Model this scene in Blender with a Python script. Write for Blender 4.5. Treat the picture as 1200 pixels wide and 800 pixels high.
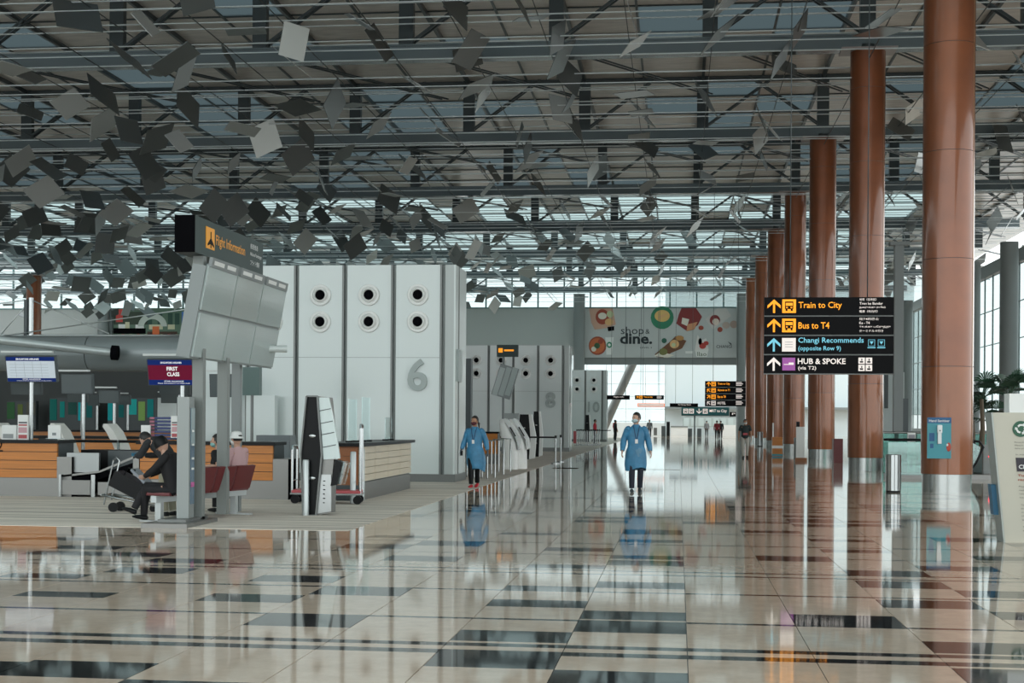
import bpy, bmesh, math, random
from mathutils import Vector, Matrix, Euler
PI=math.pi
for o in list(bpy.data.objects): bpy.data.objects.remove(o)
SC=bpy.context.scene; C=SC.collection

# ------------------------------------------------------------------ camera
F=1667.0; TH=math.atan(195/F); ROLL=.007; CH=1.55; CX,CY=600.0,492.6
RM=Matrix.Rotation(TH,3,'Z')@Matrix.Rotation(PI/2,3,'X')@Matrix.Rotation(ROLL,3,'Z')
cd=bpy.data.cameras.new('camera'); cam=bpy.data.objects.new('camera',cd); C.objects.link(cam)
cd.sensor_width=36; cd.lens=F/1200*36; cd.shift_y=(CY-400)/1200; cd.clip_end=1500; cd.clip_start=.1
cam.location=(0,0,CH); cam.rotation_euler=RM.to_euler(); SC.camera=cam
# ------------------------------------------------------------------ sky: even overcast
w=bpy.data.worlds.new('sky'); SC.world=w; w.use_nodes=True
bg=w.node_tree.nodes['Background']; bg.inputs[0].default_value=(.90,.96,.965,1); bg.inputs[1].default_value=1.3
SC.view_settings.view_transform='Standard'; SC.view_settings.look='None'
SC.view_settings.exposure=.88; SC.view_settings.gamma=1; SC.view_settings.use_curve_mapping=False

# ------------------------------------------------------------------ helpers
def ray(x,y): return RM@Vector(((x-CX)/F,(CY-y)/F,-1))
def W(x,y,Y):
    d=ray(x,y); t=Y/d.y; return Vector((d.x*t,Y,CH+d.z*t))
def G(x,y,z=0):
    d=ray(x,y); t=(z-CH)/d.z; return Vector((d.x*t,d.y*t,z))
MATS={}
def mat(name,col,rough=.5,metal=0,coat=0,noise=0,nscale=20,emit=0,bump=0,alpha=1,spec=.5,stretch=None):
    if name in MATS: return MATS[name]
    m=bpy.data.materials.new(name); m.use_nodes=True; nt=m.node_tree; b=nt.nodes['Principled BSDF']
    b.inputs['Base Color'].default_value=(*col,1); b.inputs['Roughness'].default_value=rough
    b.inputs['Metallic'].default_value=metal; b.inputs['Coat Weight'].default_value=coat
    b.inputs['Coat Roughness'].default_value=.08; b.inputs['Specular IOR Level'].default_value=spec
    b.inputs['Alpha'].default_value=alpha
    if emit:
        b.inputs['Emission Color'].default_value=(*col,1); b.inputs['Emission Strength'].default_value=emit
    if noise or bump:
        tc=nt.nodes.new('ShaderNodeTexCoord'); n=nt.nodes.new('ShaderNodeTexNoise'); n.inputs['Scale'].default_value=nscale
        n.inputs['Detail'].default_value=5
        if stretch:
            mp=nt.nodes.new('ShaderNodeMapping'); mp.inputs['Scale'].default_value=stretch
            nt.links.new(tc.outputs['Object'],mp.inputs[0]); nt.links.new(mp.outputs[0],n.inputs['Vector'])
        else: nt.links.new(tc.outputs['Object'],n.inputs['Vector'])
        if noise:
            r=nt.nodes.new('ShaderNodeValToRGB'); r.color_ramp.elements[0].position=.3; r.color_ramp.elements[1].position=.7
            r.color_ramp.elements[0].color=(*[max(0,c*(1-noise)) for c in col],1)
            r.color_ramp.elements[1].color=(*[min(1,c*(1+noise)) for c in col],1)
            nt.links.new(n.outputs['Fac'],r.inputs[0]); nt.links.new(r.outputs[0],b.inputs['Base Color'])
        if bump:
            bp=nt.nodes.new('ShaderNodeBump'); bp.inputs['Strength'].default_value=bump; bp.inputs['Distance'].default_value=.02
            nt.links.new(n.outputs['Fac'],bp.inputs['Height']); nt.links.new(bp.outputs[0],b.inputs['Normal'])
    MATS[name]=m; return m
def glass(name,col,fac,rough=.02):
    """thin sheet of glass: lets most light pass, tinted, with a mirror share"""
    if name in MATS: return MATS[name]
    m=bpy.data.materials.new(name); m.use_nodes=True; nt=m.node_tree; nt.nodes.remove(nt.nodes['Principled BSDF'])
    o=nt.nodes['Material Output']; a=nt.nodes.new('ShaderNodeBsdfTransparent'); a.inputs[0].default_value=(*col,1)
    g=nt.nodes.new('ShaderNodeBsdfGlossy'); g.inputs['Roughness'].default_value=rough; g.inputs[0].default_value=(.8,.9,.9,1)
    x=nt.nodes.new('ShaderNodeMixShader'); x.inputs[0].default_value=fac
    nt.links.new(a.outputs[0],x.inputs[1]); nt.links.new(g.outputs[0],x.inputs[2]); nt.links.new(x.outputs[0],o.inputs[0])
    MATS[name]=m; return m
def frosted(name,col,fac=.5):
    if name in MATS: return MATS[name]
    m=bpy.data.materials.new(name); m.use_nodes=True; nt=m.node_tree; nt.nodes.remove(nt.nodes['Principled BSDF'])
    o=nt.nodes['Material Output']; a=nt.nodes.new('ShaderNodeBsdfTranslucent'); a.inputs[0].default_value=(*col,1)
    g=nt.nodes.new('ShaderNodeBsdfTransparent'); g.inputs[0].default_value=(*col,1)
    x=nt.nodes.new('ShaderNodeMixShader'); x.inputs[0].default_value=fac
    nt.links.new(a.outputs[0],x.inputs[1]); nt.links.new(g.outputs[0],x.inputs[2]); nt.links.new(x.outputs[0],o.inputs[0])
    MATS[name]=m; return m

def link(name,me,m=None,parent=None,kind=None,label=None):
    o=bpy.data.objects.new(name,me); C.objects.link(o)
    if m is not None and not me.materials: me.materials.append(m)
    if parent: o.parent=parent
    if kind: o['kind']=kind
    if label: o['label']=label
    return o
def tag(o,label,cat,group=None,kind=None):
    o['label']=label; o['category']=cat
    if group: o['group']=group
    if kind: o['kind']=kind
    return o
def thing(name,label,cat,loc=(0,0,0),rz=0,group=None):
    o=bpy.data.objects.new(name,None); o.empty_display_size=.2; C.objects.link(o); o.location=loc; o.rotation_euler=(0,0,rz)
    return tag(o,label,cat,group)
def copy_tree(o,parent=None):
    c=o.copy(); C.objects.link(c); c.parent=parent
    for ch in list(o.children): copy_tree(ch,c)
    return c
def dup(o,loc,rz,label):
    kids=list(o.children); c=o.copy(); C.objects.link(c); c.location=loc; c.rotation_euler=(0,0,rz); c['label']=label
    for k in kids: copy_tree(k,c)
    return c

class MB:
    def __init__(s): s.bm=bmesh.new()
    def box(s,x0,x1,y0,y1,z0,z1,bev=0):
        v=[s.bm.verts.new((x,y,z)) for x in (x0,x1) for y in (y0,y1) for z in (z0,z1)]
        fs=[s.bm.faces.new([v[i] for i in f]) for f in ((0,1,3,2),(4,6,7,5),(0,4,5,1),(2,3,7,6),(0,2,6,4),(1,5,7,3))]
        if bev:
            es=list({e for f in fs for e in f.edges}); bmesh.ops.bevel(s.bm,geom=es,offset=bev,segments=2,affect='EDGES',profile=.7)
        return s
    def obox(s,c,size,rot=(0,0,0)):
        M=Matrix.Translation(c)@Euler(rot).to_matrix().to_4x4()
        sx,sy,sz=[a/2 for a in size]
        v=[s.bm.verts.new(M@Vector((x,y,z))) for x in (-sx,sx) for y in (-sy,sy) for z in (-sz,sz)]
        for f in ((0,1,3,2),(4,6,7,5),(0,4,5,1),(2,3,7,6),(0,2,6,4),(1,5,7,3)): s.bm.faces.new([v[i] for i in f])
        return s
    def rings(s,rs,close=True):
        vs=[[s.bm.verts.new(p) for p in r] for r in rs]
        n=len(vs[0])
        for a,b in zip(vs,vs[1:]):
            for i in range(n):
                f=s.bm.faces.new((a[i],a[(i+1)%n],b[(i+1)%n],b[i])); f.smooth=True
        if close:
            s.bm.faces.new(list(reversed(vs[0]))); s.bm.faces.new(vs[-1])
        return s
    def tube(s,pts,rads,seg=8,side=None,close=True):
        pts=[Vector(p) for p in pts]; rs=[]
        if not isinstance(rads,(list,tuple)): rads=[rads]*len(pts)
        for i,p in enumerate(pts):
            t=(pts[min(i+1,len(pts)-1)]-pts[max(i-1,0)])
            t=t.normalized() if t.length>1e-6 else Vector((0,0,1))
            a=Vector(side) if side else (Vector((1,0,0)) if abs(t.x)<.8 else Vector((0,0,1)))
            a=(a-t*a.dot(t)).normalized(); b=t.cross(a)
            r=rads[i]; rx,ry=r if isinstance(r,(tuple,list)) else (r,r)
            rs.append([p+a*math.cos(2*PI*k/seg)*rx+b*math.sin(2*PI*k/seg)*ry for k in range(seg)])
        return s.rings(rs,close)
    def prism(s,pts,axis,a,b):
        """polygon (u,v) extruded along axis from a to b"""
        def P(u,v,w): return {'x':(w,u,v),'y':(u,w,v),'z':(u,v,w)}[axis]
        lo=[s.bm.verts.new(P(u,v,a)) for u,v in pts]; hi=[s.bm.verts.new(P(u,v,b)) for u,v in pts]
        n=len(pts); s.bm.faces.new(list(reversed(lo))); s.bm.faces.new(hi)
        for i in range(n): s.bm.faces.new((lo[i],lo[(i+1)%n],hi[(i+1)%n],hi[i]))
        return s
    def ell(s,c,r,rot=(0,0,0),u=12,v=8,fn=None):
        M=Matrix.Translation(c)@Euler(rot).to_matrix().to_4x4(); rs=[]
        for j in range(v+1):
            ph=-PI/2+PI*(j/v)*.98+.01*PI
            row=[]
            for i in range(u):
                th=2*PI*i/u; p=Vector((math.cos(ph)*math.cos(th),math.cos(ph)*math.sin(th),math.sin(ph)))
                if fn: p=fn(p)
                row.append(M@Vector((p.x*r[0],p.y*r[1],p.z*r[2])))
            rs.append(row)
        return s.rings(rs)
    def build(s,name,m=None,parent=None,label=None,kind=None,smooth=None):
        bmesh.ops.recalc_face_normals(s.bm,faces=s.bm.faces)
        for e in s.bm.edges:
            if len(e.link_faces)==2 and e.calc_face_angle(0)>.7: e.smooth=False
        me=bpy.data.meshes.new(name); s.bm.to_mesh(me); s.bm.free()
        return link(name,me,m,parent,kind,label)
def disc(name,c,r,m,parent,axis='y',n=24,th=.01,rx=1):
    b=MB(); pts=[(c[0]*(axis!='x')+c[1]*(axis=='x')+math.cos(2*PI*k/n)*r*rx, (c[1] if axis=='z' else c[2])+math.sin(2*PI*k/n)*r) for k in range(n)]
    w=c['xyz'.index(axis)]
    return b.prism(pts,axis,w-th/2,w+th/2).build(name,m,parent)
_txt={}
def text(s,width,height,m,parent,loc,rz=0,rx=PI/2,name='lettering',align='LEFT',bold=0,font_h=None):
    """flat lettering; size fits width (if given) and cap height"""
    cu=bpy.data.curves.new(name,'FONT'); cu.body=s; cu.size=1; cu.offset=bold; cu.fill_mode='FRONT'; cu.resolution_u=2
    ob=bpy.data.objects.new('t',cu); me=bpy.data.meshes.new_from_object(ob)
    bpy.data.objects.remove(ob); bpy.data.curves.remove(cu)
    xs=[v.co.x for v in me.vertices]; ys=[v.co.y for v in me.vertices]
    if not xs: return None
    w0=max(xs)-min(xs); x0=min(xs); y0=min(ys); h0=max(ys)-y0
    sy=height/h0; sx=(width/w0) if width else sy
    for v in me.vertices:
        x=(v.co.x-x0)*sx; y=(v.co.y-y0)*sy
        if align=='CENTER': x-=w0*sx/2
        v.co=(x,y,0)
    me.name=name; o=link(name,me,m,parent); o.location=loc; o.rotation_euler=(rx,0,rz); return o
CUBE=None
def unit_cube(m):
    me=bpy.data.meshes.new('piece'); bm=bmesh.new(); bmesh.ops.create_cube(bm,size=1); bm.to_mesh(me); bm.free(); me.materials.append(m); return me
def pieces(name,items,m,parent,limit=300,me=None):
    """items: (location, rotation, size) nearest first; the first `limit` are single parts, the rest one joined part"""
    me=me or unit_cube(m)
    items=sorted(items,key=lambda q:Vector(q[0]).length)
    for loc,rot,sz in items[:limit]:
        o=bpy.data.objects.new(name,me); o.parent=parent; o.location=loc; o.rotation_euler=rot; o.scale=sz; C.objects.link(o)
    if items[limit:]:
        base=[v.co.copy() for v in me.vertices]; pol=[tuple(p.vertices) for p in me.polygons]; V=[];Fc=[]
        for loc,rot,sz in items[limit:]:
            M=Matrix.LocRotScale(Vector(loc),Euler(rot),Vector(sz)); k=len(V)
            V+=[tuple(M@v) for v in base]; Fc+=[tuple(i+k for i in p) for p in pol]
        m2=bpy.data.meshes.new(name); m2.from_pydata(V,[],Fc); link(name,m2,m,parent,'stuff')

# ------------------------------------------------------------------ materials
beige=mat('beige_granite',(.52,.42,.33),.05,noise=.13,nscale=9,spec=.36)
def granite():
    m=beige; nt=m.node_tree; 
    for n in nt.nodes:
        if n.type=='TEX_NOISE': n.inputs['Scale'].default_value=5; n.inputs['Detail'].default_value=12; n.inputs['Roughness'].default_value=.75
        if n.type=='TEX_COORD': tc=n
    g=nt.nodes.new('ShaderNodeNewGeometry')
    for l in list(nt.links):
        if l.from_node==tc:
            t=l.to_socket; nt.links.remove(l); nt.links.new(g.outputs['Position'],t)
granite()
dkgran=mat('dark_granite',(.012,.014,.015),.045,noise=.3,nscale=30,spec=.36)
carpet=mat('striped_carpet',(.62,.565,.50),.8,noise=.6,nscale=1.5,stretch=(.10,7,1),spec=.2)
steel=mat('brushed_steel',(.25,.25,.24),.42,.9)
chrome=mat('chrome',(.42,.44,.44),.22,1)
dsteel=mat('dull_steel',(.19,.20,.195),.45,.7)
beamc=mat('beam_paint',(.16,.20,.215),.22,.5)
postc=mat('post_paint',(.045,.06,.065),.35,.2)
skinp=mat('roof_board',(.62,.58,.54),.3,noise=.16,nscale=3,stretch=(1,8,1))
flapm=mat('reflector_sheet',(.14,.155,.155),.28,.45)
wirem=mat('wire_steel',(.62,.66,.66),.3,.9)
wired=mat('dark_wire',(.05,.06,.06),.5)
copper=mat('copper_cladding',(.22,.064,.02),.38,.45,coat=.9,noise=.14,nscale=1.2,spec=.5)
copperb=mat('copper_lower_cladding',(.25,.08,.027),.38,.45,coat=.9,noise=.1,nscale=1.2)
greyp=mat('grey_paint',(.22,.245,.245),.45)
lgrey=mat('light_grey_laminate',(.66,.72,.71),.22,0,coat=.3)
wallg=mat('bulkhead_grey',(.43,.46,.45),.55)
darkg=mat('dark_grey',(.06,.075,.08),.4)
black=mat('black_plastic',(.006,.007,.008),.4,spec=.2)
blackm=mat('black_matte',(.003,.003,.004),.9,spec=.05)
white=mat('white_plastic',(.78,.79,.77),.3)
wood=mat('orange_wood',(.52,.185,.032),.35,noise=.15,nscale=2,stretch=(.5,1,14))
cream=mat('cream_wood',(.66,.57,.43),.35,noise=.07,nscale=2,stretch=(1,.5,14))
woodr=mat('brown_wood',(.30,.11,.04),.4)
duct=mat('duct_grey',(.25,.285,.29),.32,.25)
winf=mat('window_frame_teal',(.10,.20,.20),.4)
maroon=mat('maroon_vinyl',(.13,.018,.02),.35)
redp=mat('red_pad',(.45,.08,.09),.5)
acryl=glass('acrylic_sheet',(.88,.93,.93),.12)
clear=glass('facade_glass',(.69,.73,.73),.04)
scrgl=mat('display_glass',(.40,.47,.46),.12,0,coat=.5)
navy=mat('navy_blue',(.012,.03,.14),.35)
signk=mat('sign_black',(.004,.004,.005),.5,spec=.1)
signt=mat('sign_slate',(.045,.07,.066),.4,spec=.2)
Ao=mat('sign_amber',(1,.36,.03),.6,emit=.42,spec=.1)
Aw=mat('sign_white',(.8,.72,.68),.5,emit=.3,spec=.1)
Ab=mat('sign_cyan',(.20,.55,.68),.5,emit=.28,spec=.1)
Ap=mat('sign_violet',(.36,.09,.36),.5,emit=.15)
tealp=mat('teal_print',(.05,.28,.33),.4)
leaf=mat('leaf_green',(.035,.085,.05),.4)

# ------------------------------------------------------------------ floor
floor=link('floor',bpy.data.meshes.new('floor'),None,None,'structure')
b=MB(); b.box(-75,60,-14,175,-.3,-.012); fo=b.build('floor_bed',mat('joint_grey',(.13,.12,.11),.25,spec=.5),floor)
LW=.83; S0=.07
random.seed(4)
thin=[(8.95,9.0)]*0+[(9.36,9.52),(9.68,9.82),(11.0,11.08),(12.88,12.96),(14.38,14.47),(14.72,14.81),(16.44,16.52),(17.95,18.05)]
rect={-5:[(8.12,8.68),(11.7,12.23),(13.2,13.76),(16.75,17.43),(18.37,18.78)],
 -4:[(7.6,8.12),(10.38,10.96),(12.3,12.95),(15.4,16.0),(17.32,17.93)],
 -3:[(7.1,7.5),(19.2,19.6)],-2:[(8.84,9.33),(9.9,10.42),(11.78,12.25),(12.98,13.3),(14.9,15.3),(16.9,17.4)],
 -1:[(8.3,8.84),(10.46,10.96),(11.14,11.64),(13.25,13.78),(15.36,15.92),(16.08,16.4),(18.3,18.75),(19.6,20.5)],
 0:[],1:[(11.12,11.7),(16.15,16.77),(20.2,20.67)],2:[(8.74,9.29),(9.88,10.4),(12.25,12.8),(13.7,14.3),(14.85,15.3),(17.35,17.77),(18.9,19.3)],
 3:[(7.9,8.5),(8.74,9.29),(9.88,10.4),(11.65,12.13),(13.1,13.63),(15.4,15.9)],
 -7:[(11.75,12.12),(14.81,15.2),(13.7,14.24)],-6:[(8.2,8.6)],-8:[(13.1,13.5),(15.3,15.8)],-9:[(15.33,15.8),(16.05,16.43)],-10:[(17.2,17.6),(13.15,13.5)]}
slabs=[];darks=[]
Y1=46
for k in range(-18,16):
    x0=S0+k*LW; x1=x0+LW
    ye=19.35 if x1<-4.5 else Y1
    iv=[t for t in thin]+list(rect.get(k,[]))
    y=20.9 if k in rect else 8.5
    dens={-1:.62,-2:.6,1:.55,2:.6,3:.5,0:.12,-3:.15}.get(k,.36)
    while y<Y1:
        y+=random.choice((.62,.85,1.25,1.7))
        if random.random()<dens: iv.append((y,y+random.choice((.56,.56,.3))))
        elif random.random()<.3: iv.append((y,y+.09))
    if k>3 or k<-10: iv=[q for q in iv if q[0]>8.5 or q in thin]
    iv+= [(yy,yy+.1) for yy in (19.8,22.6,22.95,26.4,30.2,30.6,35.1,40.0,40.4)]
    if x1<-4.5: iv=[q for q in iv if q[0]<ye-.05]
    iv.sort(); mg=[]
    for a,c in iv:
        if mg and a<mg[-1][1]+.05: 
            mg[-1]=(mg[-1][0],max(c,mg[-1][1]))
        else: mg.append((a,c))
    g=.003; cur=5.5 if abs(k)<6 else 6.5
    for a,c in mg+[(ye,ye)]:
        c=min(c,ye)
        if a>cur+.02:
            slabs.append((((x0+x1)/2,(cur+a)/2,-.02),(0,0,0),(LW-g*2,a-cur-.002,.04)))
        if c>a+.02: darks.append((((x0+x1)/2,(a+c)/2,-.02),(0,0,0),(LW-g*2,c-a,.04)))
        cur=max(cur,c)
# keep to what the picture shows (a little margin)
def infr(x,Y,m=1.5): return -.477*Y-m< x <.245*Y+m and Y>5
ns=[q for q in slabs if infr(*q[0][:2])]; fs=[q for q in slabs if not infr(*q[0][:2])]
nd=[q for q in darks if infr(*q[0][:2])]
pieces('stone_slab',ns,beige,floor); pieces('dark_tile',nd,dkgran,floor)
# far and outlying floor: joined
far=[]; fard=[]
for k in range(-18,50):
    x0=S0+k*LW
    y=Y1
    if x0+LW<-4.5: continue
    if k>=16: y=6
    while y<137:
        L=random.choice((.9,1.3,1.9)); far.append(((x0+LW/2,y+L/2,-.02),(0,0,0),(LW-.006,L,.04))); y+=L
        D=random.choice((.1,.1,.45)); fard.append(((x0+LW/2,y+D/2,-.02),(0,0,0),(LW-.006,D,.04))); y+=D
far+=fs
far.append(((-8,157,-.02),(0,0,0),(80,40,.04)))
far.append(((-2,-4,-.02),(0,0,0),(60,19,.04)))
pieces('distant_slab',far,beige,floor,0); pieces('distant_dark_tile',fard,dkgran,floor,0)
cp=MB(); cp.prism([(-75,19.38),(-4.55,19.38),(-4.55,138),(-75,138)],'z',-.05,.004); cp.build('striped_carpet',carpet,floor)
gr=MB(); gr.box(60,400,-60,400,-.8,-.4); gr.build('outside_ground',mat('paving',(.4,.42,.4),.9),floor)

# ------------------------------------------------------------------ ceiling
ceil=link('ceiling',bpy.data.meshes.new('ceiling'),None,None,'structure')
S=14.6; YB=[33.3+S*k for k in range(0,8)]; ZB=13.8; ZR=16.6; GX=5.14
XG=[6.1-GX*i for i in range(-3,14)]
panels=[];sky1=[];sky2=[];joint=[]
cy=S/4
random.seed(11)
for j in range(-10,29):
    y=YB[0]+cy*(j+.5)
    for i,xg in enumerate(XG):
        for h in (0,1):
            x=xg+GX*(.25+.5*h)
            p=random.random()
            if y<30: g=p<.6  # unseen roof: extra clear skylights added to brighten carpet and floor
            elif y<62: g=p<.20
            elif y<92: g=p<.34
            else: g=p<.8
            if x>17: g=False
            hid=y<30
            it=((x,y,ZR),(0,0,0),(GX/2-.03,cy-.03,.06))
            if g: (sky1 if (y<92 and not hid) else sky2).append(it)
            else: panels.append(it)
vis=lambda q: infr(q[0][0],q[0][1],4) and q[0][1]>38
pv=[q for q in panels if vis(q)]; ph=[q for q in panels if not vis(q)]
pieces('roof_panel',pv,skinp,ceil); pieces('outlying_roof_panel',ph,skinp,ceil,0)
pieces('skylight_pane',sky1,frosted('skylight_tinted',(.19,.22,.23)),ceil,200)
pieces('far_and_added_skylight_pane',sky2,frosted('skylight_clear',(.52,.58,.58),.6),ceil,300)  # far bays, plus the added panes out of view
# rafters under roof boards
raf=[]
for i,xg in enumerate(XG): raf.append(((xg,63,ZR-.12),(0,0,0),(.12,160,.2))); raf.append(((xg+GX/2,63,ZR-.05),(0,0,0),(.09,160,.05)))
for Y in YB:
    raf.append(((-25,Y,ZR-.15),(0,0,0),(95,.25,.22)))
for j in range(-10,29): raf.append(((-25,YB[0]+cy*j,ZR-.05),(0,0,0),(95,.08,.05)))
pieces('rafter',raf,postc,ceil)
beams=[];post=[];braces=[];webs=[]
for Y in YB:
    m=MB()
    X0,X1=-75,21
    m.box(X0,X1,Y-.28,Y+.28,ZB,ZB+.05); m.box(X0,X1,Y-.28,Y+.28,ZB+.47,ZB+.52); m.box(X0,X1,Y-.12,Y-.1,ZB+.05,ZB+.47); m.box(X0,X1,Y+.1,Y+.12,ZB+.05,ZB+.47)
    m.build('steel_beam',beamc,ceil)
    for xg in XG:
        post.append(((xg,Y,(ZB+.5+ZR)/2),(0,0,0),(.5,.3,ZR-ZB-.5)))
        if infr(xg,Y,6):
            sgn=1 if xg<5 else -1
            if xg>5 and xg<7: 
                pass
            for dy in (-.13,.13):
                dx=GX*.62*sgn; L=math.hypot(dx,ZR-ZB-.5)
                braces.append(((xg+dx/2,Y+dy,(ZB+.5+ZR)/2),(0,-math.atan2(ZR-ZB-.5,dx),0),(L,.06,.09)))
    # pair of slender struts lying in the length of the hall
pieces('truss_post',post,postc,ceil); pieces('brace',braces,postc,ceil)
# diagonal tie bars between trusses
ties=[]
for k,Y in enumerate(YB[:-1]):
    for xg in XG:
        if infr(xg,Y,6):
            for dd in (0,.25):
                dx=GX; dy=S*.5; L=math.hypot(dx,dy)
                ties.append(((xg+dx/2+dd,Y+dy/2,ZB+.35),(0,0,math.atan2(dy,dx)),(L,.05,.05)))
pieces('tie_bar',ties,postc,ceil)
# suspension wires across and along, with the square reflector sheets that hang on them
yw=[34.5+2.43*j for j in range(42)]
m=[]
for j,y in enumerate(yw): m.append(((-26,y,13.55),(0,0,0),(94,.035,.035)))
for j,y in enumerate(yw):
    if j%2: m.append(((-26,y+1.1,12.9),(0,0,0),(94,.025,.025)))
    m.append(((-26,y+.6,14.9),(0,0,0),(94,.04,.04)))
pieces('cross_wire',m,wirem,ceil)
m=[]
for i in range(-3,30):
    m.append(((6.1-GX/2*i,86,13.45),(0,0,0),(.025,106,.025)))
pieces('long_wire',m,wired,ceil)
random.seed(7)
fl=[]
for j,y in enumerate(yw):
    for i in range(-7,30):
        x=6.1-2.57*i
        if not infr(x,y,2): continue
        left=x<-9-.02*y
        pr=.8 if left else .56
        if y>95: pr*=.75
        if abs(x-6.1)<1.2 and y>46: continue
        if random.random()>pr: continue
        z=13.4+random.uniform(-.25,.35)
        if left: z=13.2-random.random()**2*1.7-(1.2 if x<-.33*y else 0)*random.random()
        r=random.random(); sz=random.choice((.95,1.1,1.25)) if not left else random.choice((.85,1.05,1.3))
        be=random.choice((-1,1))*random.uniform(.25,1.1); cam_f=random.uniform(-.28,.12) if r<(.62 if not left else .45) else random.uniform(-.9,-.4)
        nv=Vector((math.cos(be),cam_f,math.sin(be)))
        if r>.88: nv=Vector((random.uniform(-.2,.2),random.uniform(-.2,.2),1))
        q=nv.normalized().to_track_quat('Z','Y')@Euler((0,0,random.choice((0,.785,.5,-.5)))).to_quaternion()
        rot=tuple(q.to_euler())
        fl.append(((x+random.uniform(-.4,.4),y+random.uniform(-.5,.5),z),rot,(sz,sz*.95,.02)))
pieces('reflector_sheet',[q for k,q in enumerate(fl) if k%4],flapm,ceil,225)
pieces('pale_reflector_sheet',fl[::4],mat('pale_reflector',(.50,.52,.51),.25,.3),ceil,75)

# ------------------------------------------------------------------ walls
wf=link('wall_far',bpy.data.meshes.new('wall_far'),None,None,'structure')
def wallbox(name,x0,x1,z0,z1,Y,t,m,parent=wf): MB().box(x0,x1,Y,Y+t,z0,z1).build(name,m,parent)
ZS=12.42
wallbox('bulkhead',-80,-9.2,7.9,ZS,137,.4,wallg); wallbox('bulkhead',-80,-22,-.1,7.9,137,.4,darkg)
wallbox('banner_backing',-9.15,6.2,7.0,ZS,137.1,.4,greyp)
wallbox('upper_lintel',-80,21,16.5,18,137,.4,darkg)
# clerestory windows
n=0
wn=link('window_1',bpy.data.meshes.new('window_1'),None,None,'structure')
x=-72.0; fr=[];pn=[]
while x<21:
    fr.append(((x,137.1,(ZS+16.5)/2),(0,0,0),(.14,.2,16.5-ZS)))
    pn.append(((x+1.27,137.1,(ZS+16.5)/2),(0,0,0),(2.4,.02,16.5-ZS))); x+=2.54
fr.append(((-26,137.1,ZS+.05),(0,0,0),(94,.25,.12))); fr.append(((-26,137.1,ZS+1.75),(0,0,0),(94,.15,.1)))
pieces('mullion',fr,winf,wn); pieces('pane',pn,clear,wn)
# far end hall: pale wall, glazed part with diagonal strut
wallbox('pale_end_wall',-1.6,30,-.1,18,166,.4,mat('pale_blue_wall',(.66,.74,.76),.5))
MB().box(-1.6,21,164.5,166,3.0,3.3).build('canopy_edge',greyp,wf)
w2=link('window_2',bpy.data.meshes.new('window_2'),None,None,'structure')
fr=[];pn=[]
for i in range(10):
    x=-22+i*2.27; fr.append(((x,166,6),(0,0,0),(.09,.15,12))); pn.append(((x+1.13,166.05,6),(0,0,0),(2.15,.02,12)))
for i in range(9): fr.append(((-11.8,166,.1+1.45*i),(0,0,0),(20.4,.12,.06)))
pieces('mullion',fr,mat('pale_mullion',(.45,.52,.52),.4),w2); pieces('pane',pn,clear,w2)
d=MB().tube([W(706,505,150),W(745,418,150)],[.45,.45],12).build('diagonal_strut',dsteel,wf)
wallbox('low_white_wall',-22,-1.6,0,1.4,165.2,.3,mat('white_wall',(.7,.74,.74),.6))
# right glass facade
wr=link('wall_right',bpy.data.meshes.new('wall_right'),None,None,'structure')
fr=[];pn=[];FX=21.0
for j in range(0,26):
    y=74+2.5*j; fr.append(((FX,y,6),(0,0,0),(.1,.05,12)))
    for i in range(5):
        if i==0: continue
        pn.append(((FX,y+1.25,2.3*i+1.15),(0,0,0),(.02,2.44,2.26)))
for i in range(1,6): fr.append(((FX,105,2.3*i),(0,0,0),(.08,66,.05)))
pieces('mullion',fr,mat('facade_rod',(.2,.26,.26),.4),wr); pieces('pane',pn,clear,wr)
MB().box(FX-.2,FX+.3,20,138,11.6,12.4).build('head_beam',greyp,wr)
MB().box(FX-.05,FX+.1,20,138,0,1.1).build('sill_wall',greyp,wr)
MB().box(FX+20,FX+22,60,150,-.3,3.2).build('outer_parapet',mat('pale_concrete',(.55,.58,.57),.8),wr)
MB().box(21.3,21.6,-14,70,12.2,17).build('upper_cladding',greyp,wr)
wl=MB().box(-76,-75.6,-14,140,0,17).build('wall_left',greyp,None,kind='structure')

# ------------------------------------------------------------------ columns
def column(x,y,r,h,label,kindm='copper',steelb=.41):
    c=thing('column',label,'column',(x,y,0),0,None)
    if kindm=='copper':
        MB().tube([(0,0,0),(0,0,steelb)],[r-.03]*2,40).build('steel_base',mat('column_steel',(.42,.44,.43),.25,.95),c,label='brushed steel base ring')
        MB().tube([(0,0,steelb),(0,0,h)],[r-.02]*2,40).build('core',postc,c)
        z=steelb; k=0
        while z<h-.05:
            z2=min(h,z+2.42); MB().tube([(0,0,z+.006),(0,0,z2-.006)],[r,r],48).build('cladding_panel',copperb if k==0 else copper,c); z=z2; k+=1
        a=-.55; MB().obox((math.cos(a)*r,math.sin(a)*r,(h+steelb)/2),(.012,.02,h-steelb),(0,0,a)).build('cover_strip',mat('strip',(.35,.2,.1),.3,.6),c)
        MB().box(-.9,.9,-.5,.5,h+.02,h+.08).build('saddle_plate',mat('plate_paint',(.3,.26,.25),.35),c)
        MB().tube([(0,0,h),(0,0,h+.25)],[.25,.25],16).build('head_stub',postc,c)
    else:
        MB().tube([(0,0,0),(0,0,h)],[r,r],28).build('shaft',greyp,c)
    return c
cn=['nearest copper clad column, with hand sanitiser poster','second copper clad column, behind the hanging direction sign','third copper clad column, left of the second','fourth copper clad column counting from the nearest','fifth copper clad column counting from the nearest','sixth copper clad column, slim with distance','seventh and farthest copper clad column beside the food banner']
cols=[]
for k in range(7):
    cols.append(column(6.12 if k else 6.05,33.3+S*k-(.1 if k==0 else 0),.57,13.75 if k<6 else 13.6,cn[k]))
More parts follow.
